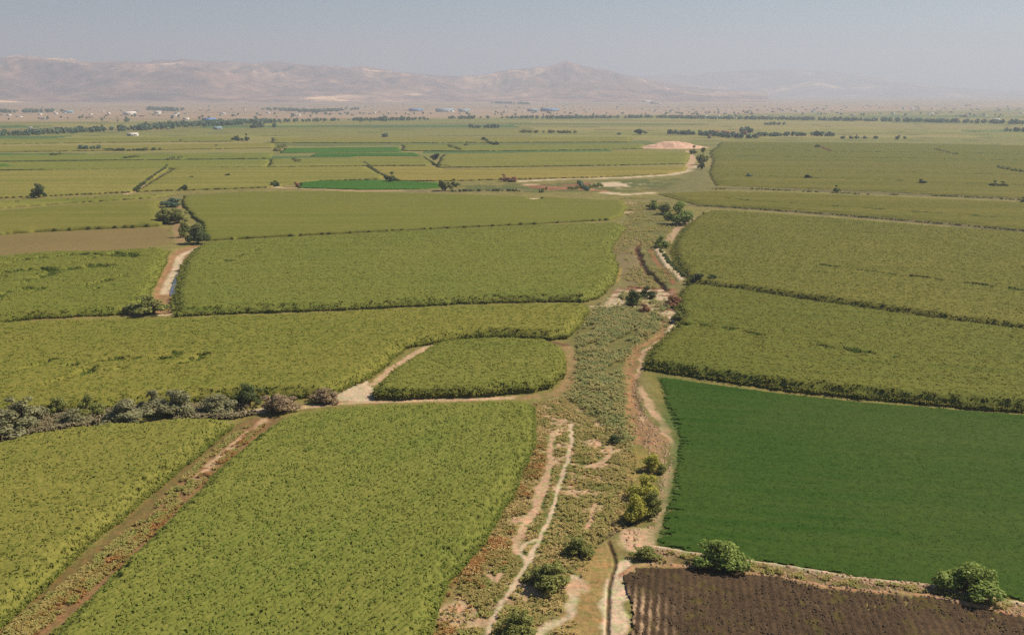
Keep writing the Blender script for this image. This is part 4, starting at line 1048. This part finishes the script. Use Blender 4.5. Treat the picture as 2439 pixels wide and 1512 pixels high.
GB = 'grey bushes along the track at the left'
T_ = [
 (2, 100, 936, 1030, 'grey', 'sprawl', 'tall grey bush at the left end of the bush row', GB),
 (-45, 62, 966, 1044, 'grey', 'sprawl', 'low grey bush cut by the left edge of the photo', GB),
 (112, 164, 940, 992, 'olive', 'bush', 'small dark olive bush second in the row from the left edge', GB),
 (182, 244, 936, 1000, 'olive', 'bush', 'olive bush with dark hollow in the left half of the row', GB),
 (146, 204, 968, 1014, 'grey', 'sprawl', 'low greyish bush in front of the two olive bushes', GB),
 (250, 352, 966, 1012, 'grey', 'sprawl', 'lowest and broadest grey bush in the middle of the row', GB),
 (336, 392, 922, 980, 'grey', 'bush', 'upright grey bush just left of the biggest grey one', GB),
 (382, 464, 916, 996, 'grey', 'sprawl', 'biggest grey bush near the middle of the row', GB),
 (474, 560, 928, 990, 'grey', 'sprawl', 'grey bush with red brown twigs left of the darkest one', GB),
 (556, 622, 904, 974, 'dark', 'bush', 'darkest and tallest bush of the row with black shade beneath', GB),
 (630, 702, 922, 988, 'pink', 'sprawl', 'pinkish grey bush standing on the pale track', GB),
 (740, 804, 914, 964, 'pink', 'sprawl', 'pinkish bush alone at the right end of the row', GB),
 (310, 402, 698, 752, 'olive', 'bush', 'wide olive tree with black shade on the sandy corner of the gully', None),
 (446, 498, 522, 582, 'dark', 'tree', 'round dark tree at the top of the bare gully', None),
 (425, 452, 522, 566, 'olive', 'bush', 'narrow olive bush just left of the round dark gully tree', None),
 (398, 446, 492, 534, 'olive', 'bush', 'olive bush with small shade behind the gully', None),
 (372, 412, 490, 534, 'olive', 'bush', 'leftmost olive bush beside the brown fallow field', None),
 (386, 432, 468, 494, 'blue', 'sprawl', 'faint grey green shrub behind the olive bushes', None),
 (78, 108, 436, 472, 'dark', 'bush', 'lone tall dark tree at the left edge field line', None),
 (1586, 1648, 474, 537, 'green', 'tree', 'big bright green tree where two ditches meet by the creek', None),
 (1540, 1578, 474, 500, 'green', 'bush', 'left green bush with black shade beside the big creek tree', None),
 (1566, 1604, 478, 512, 'olive', 'bush', 'olive bush between green bush and big creek tree', None),
 (1556, 1593, 558, 592, 'green', 'bush', 'dark green bush at the top of the creek loop', None),
 (1643, 1684, 644, 680, 'dark', 'bush', 'very dark bush at the end of the right hand furrow', None),
 (1674, 1716, 648, 680, 'dark', 'bush', 'wispy dark bush right of the very dark furrow bush', None),
 (1488, 1526, 682, 732, 'dark', 'bush', 'dark bush on the left of the creek crossing clump', None),
 (1520, 1562, 678, 712, 'dark', 'bush', 'dark olive bush at the back of the creek crossing clump', None),
 (1520, 1550, 718, 748, 'rust', 'bush', 'red brown bush at the front of the creek crossing clump', None),
 (1584, 1622, 696, 732, 'rust', 'bush', 'brownish bush right of the pale bare spot by the creek', None),
 (1598, 1630, 736, 770, 'olive', 'bush', 'olive bush above the bend of the sandy track', None),
 (1448, 1480, 1028, 1058, 'dark', 'bush', 'small dark bush alone in the middle of the sandy strip', None),
 (1528, 1578, 1070, 1124, 'yellow', 'bush', 'smaller yellow green bush above the yellow tree', None),
 (1484, 1546, 1158, 1248, 'yellow', 'tree', 'front left yellow green tree of the clump beside the alfalfa, dark shade at its foot', None),
 (1500, 1562, 1118, 1192, 'yellow', 'tree', 'rear yellow green tree of the clump beside the alfalfa', None),
 (1528, 1578, 1156, 1236, 'olive', 'bush', 'olive bush at the right of the yellow green clump beside the alfalfa', None),
 (1560, 1588, 1098, 1130, 'olive', 'bush', 'little olive bush on the eroded bank above the yellow green clump', None),
 (1343, 1412, 1268, 1328, 'olive', 'bush', 'round olive bush by the end of the ditch', None),
 (1262, 1360, 1322, 1410, 'olive', 'sprawl', 'spreading olive bush between two bare sandy patches', None),
 (1192, 1280, 1440, 1530, 'olive', 'sprawl', 'olive bush cut by the bottom edge of the photo', None),
 (1508, 1566, 1298, 1338, 'olive', 'sprawl', 'low green shrub at the left end of the bund', None),
 (1660, 1780, 1264, 1364, 'green', 'tree', 'leafy tree with yellow top on the bund, left of the pair', None),
 (2240, 2366, 1328, 1430, 'green', 'tree', 'dense round green tree on the bund near the right edge', None),
]
for (x0, x1, yt, yb, kd, sh, lab, grp) in T_:
    cat = 'tree' if sh == 'tree' or ' tree' in lab.split(' by ')[0].split(' above ')[0].split(' beside ')[0] and sh == 'tree' else 'bush'
    tree(x0, x1, yt, yb, kd, sh, lab, cat, group=grp)

FT = 'lone trees scattered over the far fields'
far_trees = [
 (428, 449, 437, 454, 'dark', 'small dark bush on the field line above the olive bushes'),
 (642, 666, 424, 445, 'dark', 'dark bush beside the pale end of the river bed'),
 (699, 717, 430, 446, 'rust', 'small brown bush at the left end of the green strip'),
 (917, 946, 407, 434, 'dark', 'round dark green tree on the diagonal hedge by the green strip'),
 (1038, 1082, 420, 456, 'olive', 'wide olive tree with black shade at the river bed'),
 (1070, 1098, 424, 446, 'olive', 'smaller olive bush right of the wide riverside tree'),
 (1186, 1212, 413, 433, 'rust', 'left reddish bush above the river bed'),
 (1208, 1236, 415, 434, 'rust', 'right reddish bush above the river bed'),
 (1022, 1051, 361, 382, 'dark', 'round tree with dark foot at the bend of the hedge'),
 (909, 926, 313, 327, 'blue', 'dark lone tree on the far strip left of centre'),
 (1145, 1158, 324, 336, 'dark', 'small tree at the upper end of a short diagonal hedge'),
 (1172, 1190, 334, 348, 'dark', 'small tree at the lower end of a short diagonal hedge'),
 (1106, 1118, 337, 349, 'olive', 'tiny tree left of the short diagonal hedge'),
 (1066, 1080, 341, 353, 'olive', 'tiny tree at the end of a thin green hedge'),
 (582, 595, 318, 337, 'dark', 'slim upright tree beside a low dark hedge on the left'),
 (118, 138, 362, 373, 'dark', 'larger of two dark bushes side by side on the left'),
 (139, 149, 362, 371, 'dark', 'smaller of two dark bushes side by side on the left'),
 (534, 552, 411, 422, 'dark', 'small dark bush in the yellowish corn left of centre'),
 (446, 464, 418, 427, 'olive', 'low olive bush in the corn by the diagonal hedge'),
 (510, 520, 342, 350, 'dark', 'tiny dark bush below the slim upright tree'),
 (426, 436, 331, 338, 'dark', 'tiny dark tree left of the slim upright tree'),
 (1660, 1690, 350, 394, 'olive', 'tall olive tree on the bend right of the sandy mound'),
 (1640, 1662, 346, 368, 'olive', 'olive bush between the sandy mound and the tall olive tree'),
 (1660, 1680, 382, 404, 'dark', 'dark bush at the foot of the tall olive tree'),
 (1774, 1792, 409, 424, 'blue', 'bluish round bush alone in the right far corn, leftmost of the row'),
 (1914, 1936, 412, 428, 'dark', 'second dark round bush in the right far corn'),
 (1983, 2004, 440, 459, 'green', 'green round bush on the weedy ditch at the right'),
 (2184, 2207, 422, 440, 'dark', 'dark round bush well right in the far corn'),
 (2236, 2244, 432, 439, 'green', 'tiny green bush right of the dark round one'),
 (2356, 2378, 430, 446, 'dark', 'left half of the twin dark bushes near the right edge'),
 (2374, 2398, 432, 447, 'dark', 'right half of the twin dark bushes near the right edge'),
 (1940, 1956, 340, 353, 'olive', 'small olive tree at the head of a faint furrow on the right'),
 (2428, 2450, 470, 486, 'dark', 'dark bush on the ditch cut by the right edge'),
 (1508, 1542, 307, 321, 'blue', 'broad bluish tree clump left of the red walled village'),
 (1468, 1480, 314, 322, 'blue', 'small dark tree left of the broad bluish clump'),
 (2130, 2144, 320, 334, 'blue', 'slightly taller bluish tree beyond the end of the village row'),
 (2150, 2160, 323, 332, 'green', 'small green tree right of the taller bluish one'),
]
for (x0, x1, yt, yb, kd, lab) in far_trees:
    tree(x0, x1, yt, yb, kd, 'far', lab, 'tree' if 'tree' in lab.split(' by ')[0].split(' left of')[0].split(' right of')[0] else 'bush', group=FT)
for x in (2008, 2026, 2041, 2059, 2086):
    tree(x - 6, x + 6, 321, 331, 'blue', 'far', 'small dark tree in the spaced row right of the village', 'tree', group='spaced row of small trees right of the village')

# hedges and tree belts
def hedge(name, pts, wpx_h, width, kind, label, cat, dens=1.0, leaf=0.5, gaps=0.0, seed=0, kindtag=None):
    """a run of foliage clumps along a line on the ground; height in metres"""
    rs = np.random.default_rng(seed + 900)
    Pw = [V(*p) for p in pts]
    C_, S_ = [], []
    for (a, b_) in zip(Pw[:-1], Pw[1:]):
        L = math.hypot(b_[0] - a[0], b_[1] - a[1])
        n = max(2, int(L / (wpx_h * 0.55) * dens))
        for k in range(n):
            t = rs.random()
            x, y = a[0] + (b_[0] - a[0]) * t + rs.normal(0, width * 0.4), a[1] + (b_[1] - a[1]) * t + rs.normal(0, width * 0.4)
            if gaps and vnoise(np.array([x / (wpx_h * 8)]), np.array([y / (wpx_h * 8)]), seed)[0] < gaps: continue
            C_.append((x, y)); S_.append(wpx_h * rs.uniform(0.6, 1.15))
    C_ = np.array(C_); S_ = np.array(S_)
    m = 46
    n = len(C_) * m
    d = rs.normal(size=(n, 3)); d /= np.linalg.norm(d, axis=1)[:, None]
    s = np.repeat(S_, m)
    rr_ = rs.random(n) ** 0.35
    c = np.stack([np.repeat(C_[:, 0], m) + d[:, 0] * s * 0.5 * rr_, np.repeat(C_[:, 1], m) + d[:, 1] * s * 0.5 * rr_, s * 0.52 + d[:, 2] * s * 0.48 * rr_], 1)
    c[:, 2] += slope_z(np.hypot(c[:, 0], c[:, 1]))
    t = rs.normal(size=(n, 3)); t /= np.linalg.norm(t, axis=1)[:, None]
    u = np.cross(t, rs.normal(size=(n, 3))); u /= np.linalg.norm(u, axis=1)[:, None]
    w = (s * 0.13 * (0.6 + 0.8 * rs.random(n)))[:, None]
    v = np.stack([c - t * w - u * w, c + t * w - u * w, c + t * w + u * w, c - t * w + u * w], 1).reshape(-1, 3)
    o = link(name, mesh_np(name, v, np.arange(n * 4).reshape(-1, 4)), TM[kind])
    return tag(o, label, cat, kind=kindtag)

hedge('hedge', [(318, 457), (345, 437), (375, 415), (392, 404), (400, 395)], 1.7, 1.2, 'dark', 'dark diagonal hedge climbing the left hand corn fields', 'hedge', seed=1)
hedge('hedge', [(400, 384), (412, 380), (440, 378)], 3.0, 2, 'olive', 'short olive hedge above the long diagonal one', 'hedge', seed=2)
hedge('hedge', [(292, 381), (325, 377)], 2.8, 3, 'dark', 'low dark hedge in the left hand corn', 'hedge', seed=3)
hedge('hedge', [(190, 358), (245, 357)], 5.5, 6, 'blue', 'long bluish green hedge on the left plain', 'hedge', seed=4)
hedge('hedge', [(245, 359), (310, 360), (385, 358)], 3.0, 3, 'dark', 'thin dark hedge trailing right of the bluish one', 'hedge', seed=5, gaps=0.25)
hedge('hedge', [(868, 389), (884, 402), (902, 416), (925, 425), (952, 434)], 1.7, 1.2, 'dark', 'dark diagonal hedge left of the round dark tree', 'hedge', seed=6)
hedge('hedge', [(1012, 378), (1022, 386), (1040, 396), (1070, 399)], 1.8, 1.2, 'dark', 'hooked hedge below the tree at the bend', 'hedge', seed=7)
hedge('hedge', [(1150, 331), (1164, 341), (1180, 345)], 2.6, 2, 'dark', 'short diagonal hedge joining two small trees', 'hedge', seed=8)
hedge('hedge', [(1070, 350), (1098, 360)], 3.4, 2, 'olive', 'thin green hedge right of the tiny tree', 'hedge', seed=9)
hedge('hedge', [(1950, 350), (1962, 356), (1980, 363)], 2.0, 1.5, 'rust', 'short brown hedge running down from the small olive tree', 'hedge', seed=10)
hedge('hedge', [(2228, 358), (2250, 363), (2276, 370)], 2.2, 2, 'olive', 'broken dark hedge in the far right corn', 'hedge', seed=11)
hedge('hedge', [(2380, 402), (2410, 408), (2430, 412)], 3.0, 3, 'olive', 'faint olive hedge near the right edge', 'hedge', seed=12)
hedge('hedge', [(660, 362), (664, 354), (680, 350)], 4.0, 3, 'olive', 'short hedge at the left end of the broad green strip', 'hedge', seed=13)
hedge('hedge', [(700, 382), (712, 390)], 3.0, 3, 'olive', 'short olive hedge in front of the thin green strip', 'hedge', seed=14)
hedge('hedge', [(550, 335), (580, 336)], 6.0, 5, 'dark', 'low dark hedge at the foot of the slim upright tree', 'hedge', seed=15)
hedge('hedge', [(1110, 306), (1188, 305)], 7.5, 12, 'blue', 'dark isolated line of trees on the plain near the centre', 'hedge', seed=16)
hedge('hedge', [(1660, 490), (1760, 496), (1850, 502), (2000, 513), (2200, 530), (2439, 551), (2700, 575)], 0.9, 1.4, 'olive', 'long weedy hedge on the ditch from creek tree to right edge', 'hedge', seed=17, gaps=0.25)
hedge('hedge', [(1700, 452), (1760, 449), (1900, 456), (2060, 464), (2200, 466), (2380, 474), (2500, 482)], 1.0, 2.5, 'olive', 'broken weedy hedge on the upper ditch at the right', 'hedge', seed=18, gaps=0.4)
hedge('hedge', [(1572, 600), (1596, 632), (1630, 664)], 1.5, 0.5, 'dark', 'dark hedge along the pale bank of the creek loop', 'hedge', seed=19)
hedge('hedge', [(1280, 455), (1400, 448), (1440, 440)], 2.0, 5, 'olive', 'scattered shrubs on the river bed', 'shrubs', seed=20, gaps=0.42)
hedge('hedge', [(1378, 436), (1388, 446), (1400, 455)], 2.2, 1, 'blue', 'dark bluish shrub line crossing the river bed', 'shrubs', seed=21)
hedge('hedge', [(1050, 457), (1200, 455), (1290, 459)], 1.5, 3, 'dark', 'low dark weeds at the back of the corn by the river bed', 'weeds', seed=22, gaps=0.4)
hedge('hedge', [(0, 488), (100, 484), (230, 476), (380, 469)], 1.6, 2, 'dark', 'low weedy hedge along the left hand field margin', 'hedge', seed=23, gaps=0.3)
hedge('hedge', [(-40, 556), (60, 549), (200, 542), (370, 533)], 1.4, 1.2, 'olive', 'low weedy hedge behind the brown fallow field', 'hedge', seed=24, gaps=0.3)
def belt(pts, h, w, label, kind='blue', seed=0, gaps=0.2, dens=1.0):
    hedge('tree_belt', pts, h, w, kind, label, 'tree belt', seed=seed, gaps=gaps, dens=dens, kindtag='stuff')
belt([(-60, 326), (60, 322), (170, 316), (320, 311), (400, 304), (560, 297), (640, 293)], 9, 45, 'long dark tree belt across the left of the plain', seed=40, gaps=0.2, dens=1.7)
belt([(380, 302), (470, 299), (560, 296), (600, 292)], 10, 60, 'thick dark wood in the tree belt left of centre', seed=41, gaps=0.1, dens=2.0)
belt([(520, 308), (640, 304)], 10, 20, 'short thin tree belt just in front of the long one', seed=42, gaps=0.3)
belt([(640, 292), (800, 288), (950, 287), (1120, 283), (1300, 282)], 8, 50, 'broken tree belt at the centre of the plain', seed=43, gaps=0.42, dens=1.2)
belt([(860, 290), (960, 288)], 12, 50, 'darker stretch of trees left of the isolated line', seed=44, gaps=0.2, dens=1.2)
belt([(1270, 284), (1420, 282), (1560, 281), (1680, 284), (1850, 286)], 9, 40, 'dark tree belt running to the town right of centre', seed=45, gaps=0.28, dens=1.4)
belt([(1850, 285), (2000, 288), (2200, 291), (2439, 296), (2600, 300)], 9, 40, 'long unbroken dark tree belt at the right', seed=46, gaps=0.08, dens=1.9)
belt([(1590, 319), (1680, 323), (1760, 330), (1800, 330)], 7, 9, 'orchard trees in front of the red walled village', seed=47, gaps=0.15, dens=1.3)
belt([(1770, 316), (1800, 318)], 9, 10, 'dark trees at the right corner of the village', seed=48, gaps=0.0, dens=1.2)
belt([(1800, 326), (1900, 324), (1990, 325)], 7, 9, 'purplish tree row leading right from the village', seed=49, gaps=0.22, dens=1.3)
belt([(-40, 270), (60, 269), (135, 268)], 15, 80, 'dark far plantation at the left below the mountains', seed=50, gaps=0.05, dens=1.2)
belt([(360, 262), (420, 266)], 16, 60, 'small far grove below the mountains at the left', seed=51, gaps=0.2)
belt([(2390, 313), (2460, 315)], 8, 8, 'short dark tree row near the right edge of the plain', seed=52, gaps=0.1)
belt([(1220, 316), (1370, 318)], 5, 6, 'thin green hedge line on the plain right of centre', kind='olive', seed=53, gaps=0.3)
belt([(1820, 298), (1870, 298)], 6, 10, 'few dark trees below the right tree belt', seed=54, gaps=0.2)
belt([(1180, 247), (1260, 249)], 16, 40, 'dark far grove below the peak', seed=55, gaps=0.1)
belt([(640, 262), (760, 268), (830, 262)], 12, 60, 'sparse far trees below the bright hills', seed=56, gaps=0.4)

# ------------------------------------------------------------------ far buildings
def box(v, f, x0, x1, y0, y1, z0, z1):
    o = len(v)
    v += [(x0, y0, z0), (x1, y0, z0), (x1, y1, z0), (x0, y1, z0), (x0, y0, z1), (x1, y0, z1), (x1, y1, z1), (x0, y1, z1)]
    f += [(o, o + 1, o + 5, o + 4), (o + 1, o + 2, o + 6, o + 5), (o + 2, o + 3, o + 7, o + 6), (o + 3, o, o + 4, o + 7), (o + 4, o + 5, o + 6, o + 7)]

BM = {
 'white': simple_mat('white_wall', lin(244, 234, 222, 0.68), 0.1, 0.3), 'cream': simple_mat('cream_wall', lin(206, 184, 160, 0.42), 0.15, 0.3),
 'blue': simple_mat('blue_sheet_roof', lin(120, 160, 214, 0.5), 0.1, 0.3, 0.6), 'grey': simple_mat('grey_roof', lin(168, 172, 180, 0.5), 0.1, 0.3, 0.7),
 'brick': simple_mat('brick_wall', lin(176, 112, 88, 0.5), 0.2, 0.5), 'tile': simple_mat('tile_roof', lin(170, 120, 96, 0.5), 0.2, 0.5),
 'cyan': simple_mat('pale_blue_roof', lin(176, 204, 222, 0.5), 0.1, 0.3, 0.7), 'dark': simple_mat('dark_opening', lin(60, 58, 58, 0.8), 0.2, 0.5),
}
def building(name, x, y, wpx, hm, wall, roof, label, cat, group=None, dm=None, parts=True):
    p = V(x, y)
    r = math.hypot(*p)
    W = wpx * slant(p) / FPX
    D = dm or min(W * 0.6, 40)
    e = bpy.data.objects.new(name, None)
    COL.objects.link(e)
    e.location = (p[0], p[1], float(slope_z(np.array(r))) - 0.2)
    e.rotation_euler = (0, 0, -math.atan2(p[0], p[1]) + random.uniform(-0.2, 0.2))
    tag(e, label, cat, group)
    v, f = [], []
    box(v, f, -W / 2, W / 2, 0, D, 0, hm)
    link('wall', mesh_np('wall', v, f), BM[wall], e)
    o = W * 0.02 + 0.3
    rh = hm + min(D, W) * 0.18
    v = [(-W / 2 - o, -o, hm + .05), (W / 2 + o, -o, hm + .05), (W / 2 + o, D / 2, rh), (-W / 2 - o, D / 2, rh), (-W / 2 - o, D + o, hm + .05), (W / 2 + o, D + o, hm + .05)]
    link('roof', mesh_np('roof', v + [(a, b_, c - 0.25) for a, b_, c in v], [(0, 1, 2, 3), (3, 2, 5, 4), (7, 6, 9, 8), (8, 9, 10, 11), (0, 6, 7, 1), (4, 5, 11, 10), (0, 3, 9, 6), (3, 4, 10, 9), (1, 7, 8, 2), (2, 8, 11, 5)]), BM[roof], e)
    if parts:
        v, f = [], []
        n = max(2, int(W / 12))
        for k in range(n):
            cx_ = -W / 2 + (k + 0.5) * W / n
            v2, f2 = [], []
            box(v2, f2, cx_ - W / n * 0.18, cx_ + W / n * 0.18, -0.12, 0.1, hm * 0.1, hm * 0.62)
            link('door', mesh_np('door', v2, f2), BM['dark'], e) if k == 0 else link('window', mesh_np('window', [(a, b_, c + hm * 0.2) for a, b_, c in v2], f2), BM['dark'], e)
    return e

sheds = [
 (866, 239, 32, 'white', 'white', 'long white shed at the foot of the mountains, left of a matching one'),
 (901, 239, 28, 'white', 'white', 'bright white shed at the foot of the mountains beside the blue roofs'),
 (955, 240, 50, 'cyan', 'blue', 'long pale blue roofed shed right of the white sheds'),
 (1020, 241, 36, 'grey', 'cyan', 'pale grey blue shed right of the long blue roofed one'),
 (1056, 238, 24, 'white', 'cyan', 'small pale shed at the right end of the far shed line'),
 (992, 266, 30, 'grey', 'blue', 'dark blue roofed shed on the plain before the pale row'),
 (1058, 267, 40, 'white', 'cyan', 'pale blue roofed factory row at the centre of the plain'),
 (1106, 267, 26, 'white', 'cyan', 'white factory hall right of the pale blue row'),
 (1268, 266, 24, 'cyan', 'cyan', 'pale cyan shed alone right of the factory row'),
 (1310, 266, 40, 'grey', 'blue', 'long blue roof on the plain below the peak'),
 (1540, 244, 18, 'white', 'white', 'bright white shed on the far plain right of the peak'),
 (1560, 248, 22, 'white', 'cream', 'cream shed just right of the bright far white one'),
 (310, 274, 26, 'white', 'white', 'bright white hall at the left below the mountains'),
 (163, 270, 18, 'cyan', 'cyan', 'pale blue hall beside the far plantation at the left'),
 (500, 289, 28, 'blue', 'blue', 'bright blue shed just behind the dark tree belt'),
 (578, 289, 18, 'white', 'cyan', 'pale shed behind the tree belt right of the bright blue one'),
 (519, 308, 18, 'cyan', 'cyan', 'pale cyan shed at the end of the short thin tree belt'),
 (315, 324, 22, 'white', 'white', 'low white shed in front of the tree belt at the left'),
 (375, 271, 14, 'white', 'white', 'small white hall by the far grove at the left'),
 (705, 277, 22, 'white', 'cream', 'cream hall below the bright hills left of centre'),
]
for (x, y, w, wl, rf, lab) in sheds:
    building('shed', x, y, w, 7 if y < 280 else (3.2 if y > 300 else 5), wl, rf, lab, 'shed', 'sheds on the far plain')
houses = [
 (1676, 322, 10, 'white', 'tile', 'white house at the left end of the red walled village'),
 (1700, 320, 22, 'brick', 'tile', 'long brick red house in the middle of the village'),
 (1728, 321, 18, 'brick', 'tile', 'brick red house right of the longest village house'),
 (1752, 322, 14, 'white', 'tile', 'pinkish white house near the right end of the village'),
 (1772, 321, 12, 'brick', 'tile', 'small brick house at the dark trees of the village corner'),
 (1690, 330, 8, 'cream', 'tile', 'small cream house standing before the village orchard'),
 (1803, 329, 8, 'brick', 'tile', 'lone reddish house right of the village'),
 (1820, 281, 14, 'cream', 'cream', 'large cream house in the town at the tree belt'),
 (1713, 280, 7, 'white', 'white', 'brightest white house of the town at the tree belt'),
 (1740, 281, 8, 'white', 'grey', 'white house with dark neighbour at the tree belt'),
 (1668, 281, 8, 'cream', 'tile', 'cream house at the left end of the tree belt town'),
 (1854, 284, 7, 'brick', 'tile', 'reddish house at the right end of the tree belt town'),
 (2373, 289, 12, 'white', 'white', 'white house before the tree belt near the right edge'),
 (2276, 288, 12, 'brick', 'tile', 'reddish house left of the white one near the right edge'),
 (1445, 282, 14, 'cream', 'cream', 'cream house standing in the tree belt right of centre'),
 (73, 310, 7, 'white', 'white', 'tiny white house behind the left tree belt, nearest the edge'),
 (133, 309, 7, 'white', 'cream', 'tiny white house behind the left tree belt, middle one'),
 (193, 306, 7, 'cream', 'cream', 'tiny cream house behind the left tree belt, furthest right'),
]
for (x, y, w, wl, rf, lab) in houses:
    building('house', x, y, w, 5, wl, rf, lab, 'house', 'houses of the far villages', parts=w > 11)

# the mass of small houses of the distant town, too many and too small to count
v, f, mi = [], [], []
rs = random.Random(5)
for k in range(300):
    z_ = rs.random()
    if z_ < 0.5: x, y = rs.uniform(1560, 2480), rs.gauss(262, 7)
    elif z_ < 0.72: x, y = rs.uniform(930, 1560), rs.gauss(262, 9)
    else: x, y = rs.uniform(-40, 930), rs.gauss(268, 8)
    if 1640 < x < 1870 and rs.random() < 0.25: y = rs.uniform(277, 284)
    y = min(max(y, 243), 285)
    p = V(x, y)
    w, d, h = rs.uniform(7, 17), rs.uniform(7, 12), rs.uniform(3, 6.5)
    n0 = len(f)
    zb = float(slope_z(np.array(math.hypot(*p)))) - 0.5
    box(v, f, p[0] - w / 2, p[0] + w / 2, p[1], p[1] + d, zb, zb + h)
    mi += [rs.choice([0, 0, 0, 1, 1, 2, 3, 4])] * (len(f) - n0)
me = mesh_np('distant_town', v, f)
for k in ('cream', 'white', 'grey', 'brick', 'cyan'): me.materials.append(BM[k])
me.polygons.foreach_set('material_index', np.array(mi, np.int32))
tag(link('distant_town', me), 'countless small pale houses of the hazy town below the mountains', 'town', kind='stuff')
# scattered far trees of the town
hedge('town_trees', [(-40, 282), (300, 285), (600, 278), (900, 272), (1300, 274), (1700, 270), (2100, 274), (2480, 280)], 8, 420, 'blue', 'scattered trees among the houses of the far plain', 'trees', dens=0.14, seed=70, kindtag='stuff')

# ------------------------------------------------------------------ water in the creek and ditch
N = Nodes('still_water')
pb = N.n('ShaderNodeBsdfPrincipled'); pb.inputs['Base Color'].default_value = (*lin(96, 96, 106, 0.6), 1)
pb.inputs['Roughness'].default_value = 0.12
N.l(pb.outputs[0], N.out.inputs['Surface'])
M_WATER = N.m
def water(pts, w, z, label):
    Pw = [V(*p) for p in pts]
    v, f = [], []
    for i, p in enumerate(Pw):
        a = Pw[max(0, i - 1)]; c = Pw[min(len(Pw) - 1, i + 1)]
        L = math.hypot(c[0] - a[0], c[1] - a[1])
        nx, ny = -(c[1] - a[1]) / L, (c[0] - a[0]) / L
        zz = ground_z(*p) + z
        ww = w * random.uniform(0.7, 1.2)
        v += [(p[0] - nx * ww, p[1] - ny * ww, zz), (p[0] + nx * ww, p[1] + ny * ww, zz)]
    f = [(2 * i, 2 * i + 2, 2 * i + 3, 2 * i + 1) for i in range(len(Pw) - 1)]
    tag(link('water', mesh_np('water', v, f), M_WATER), label, 'water', kind='structure')
water([(426, 650), (419, 665), (413, 680), (411, 700)], 0.9, 0.15, 'thin strip of bluish water beside the bare gully')
water([(1603, 758), (1608, 766), (1608, 772)], 1.0, 0.15, 'small blue pool at the bend of the sandy track')

# ------------------------------------------------------------------ haze over the whole plain
v, f = [], []
S = 33000
verts = [(-S, -S, -5), (S, -S, -5), (S, S, -5), (-S, S, -5), (-S, -S, 980), (S, -S, 980), (S, S, 980), (-S, S, 980)]
faces = [(0, 3, 2, 1), (4, 5, 6, 7), (0, 1, 5, 4), (1, 2, 6, 5), (2, 3, 7, 6), (3, 0, 4, 7)]
me = mesh_np('haze', verts, faces)
N = Nodes('haze_air')
pv = N.n('ShaderNodeVolumePrincipled')
pv.inputs['Density'].default_value = HAZE_DENSITY
pv.inputs['Color'].default_value = HAZE_COLOR
pv.inputs['Anisotropy'].default_value = 0.2
N.l(pv.outputs[0], N.out.inputs['Volume'])
tag(link('haze', me, N.m), 'pale haze lying over the plain and the mountains', 'haze', kind='stuff')
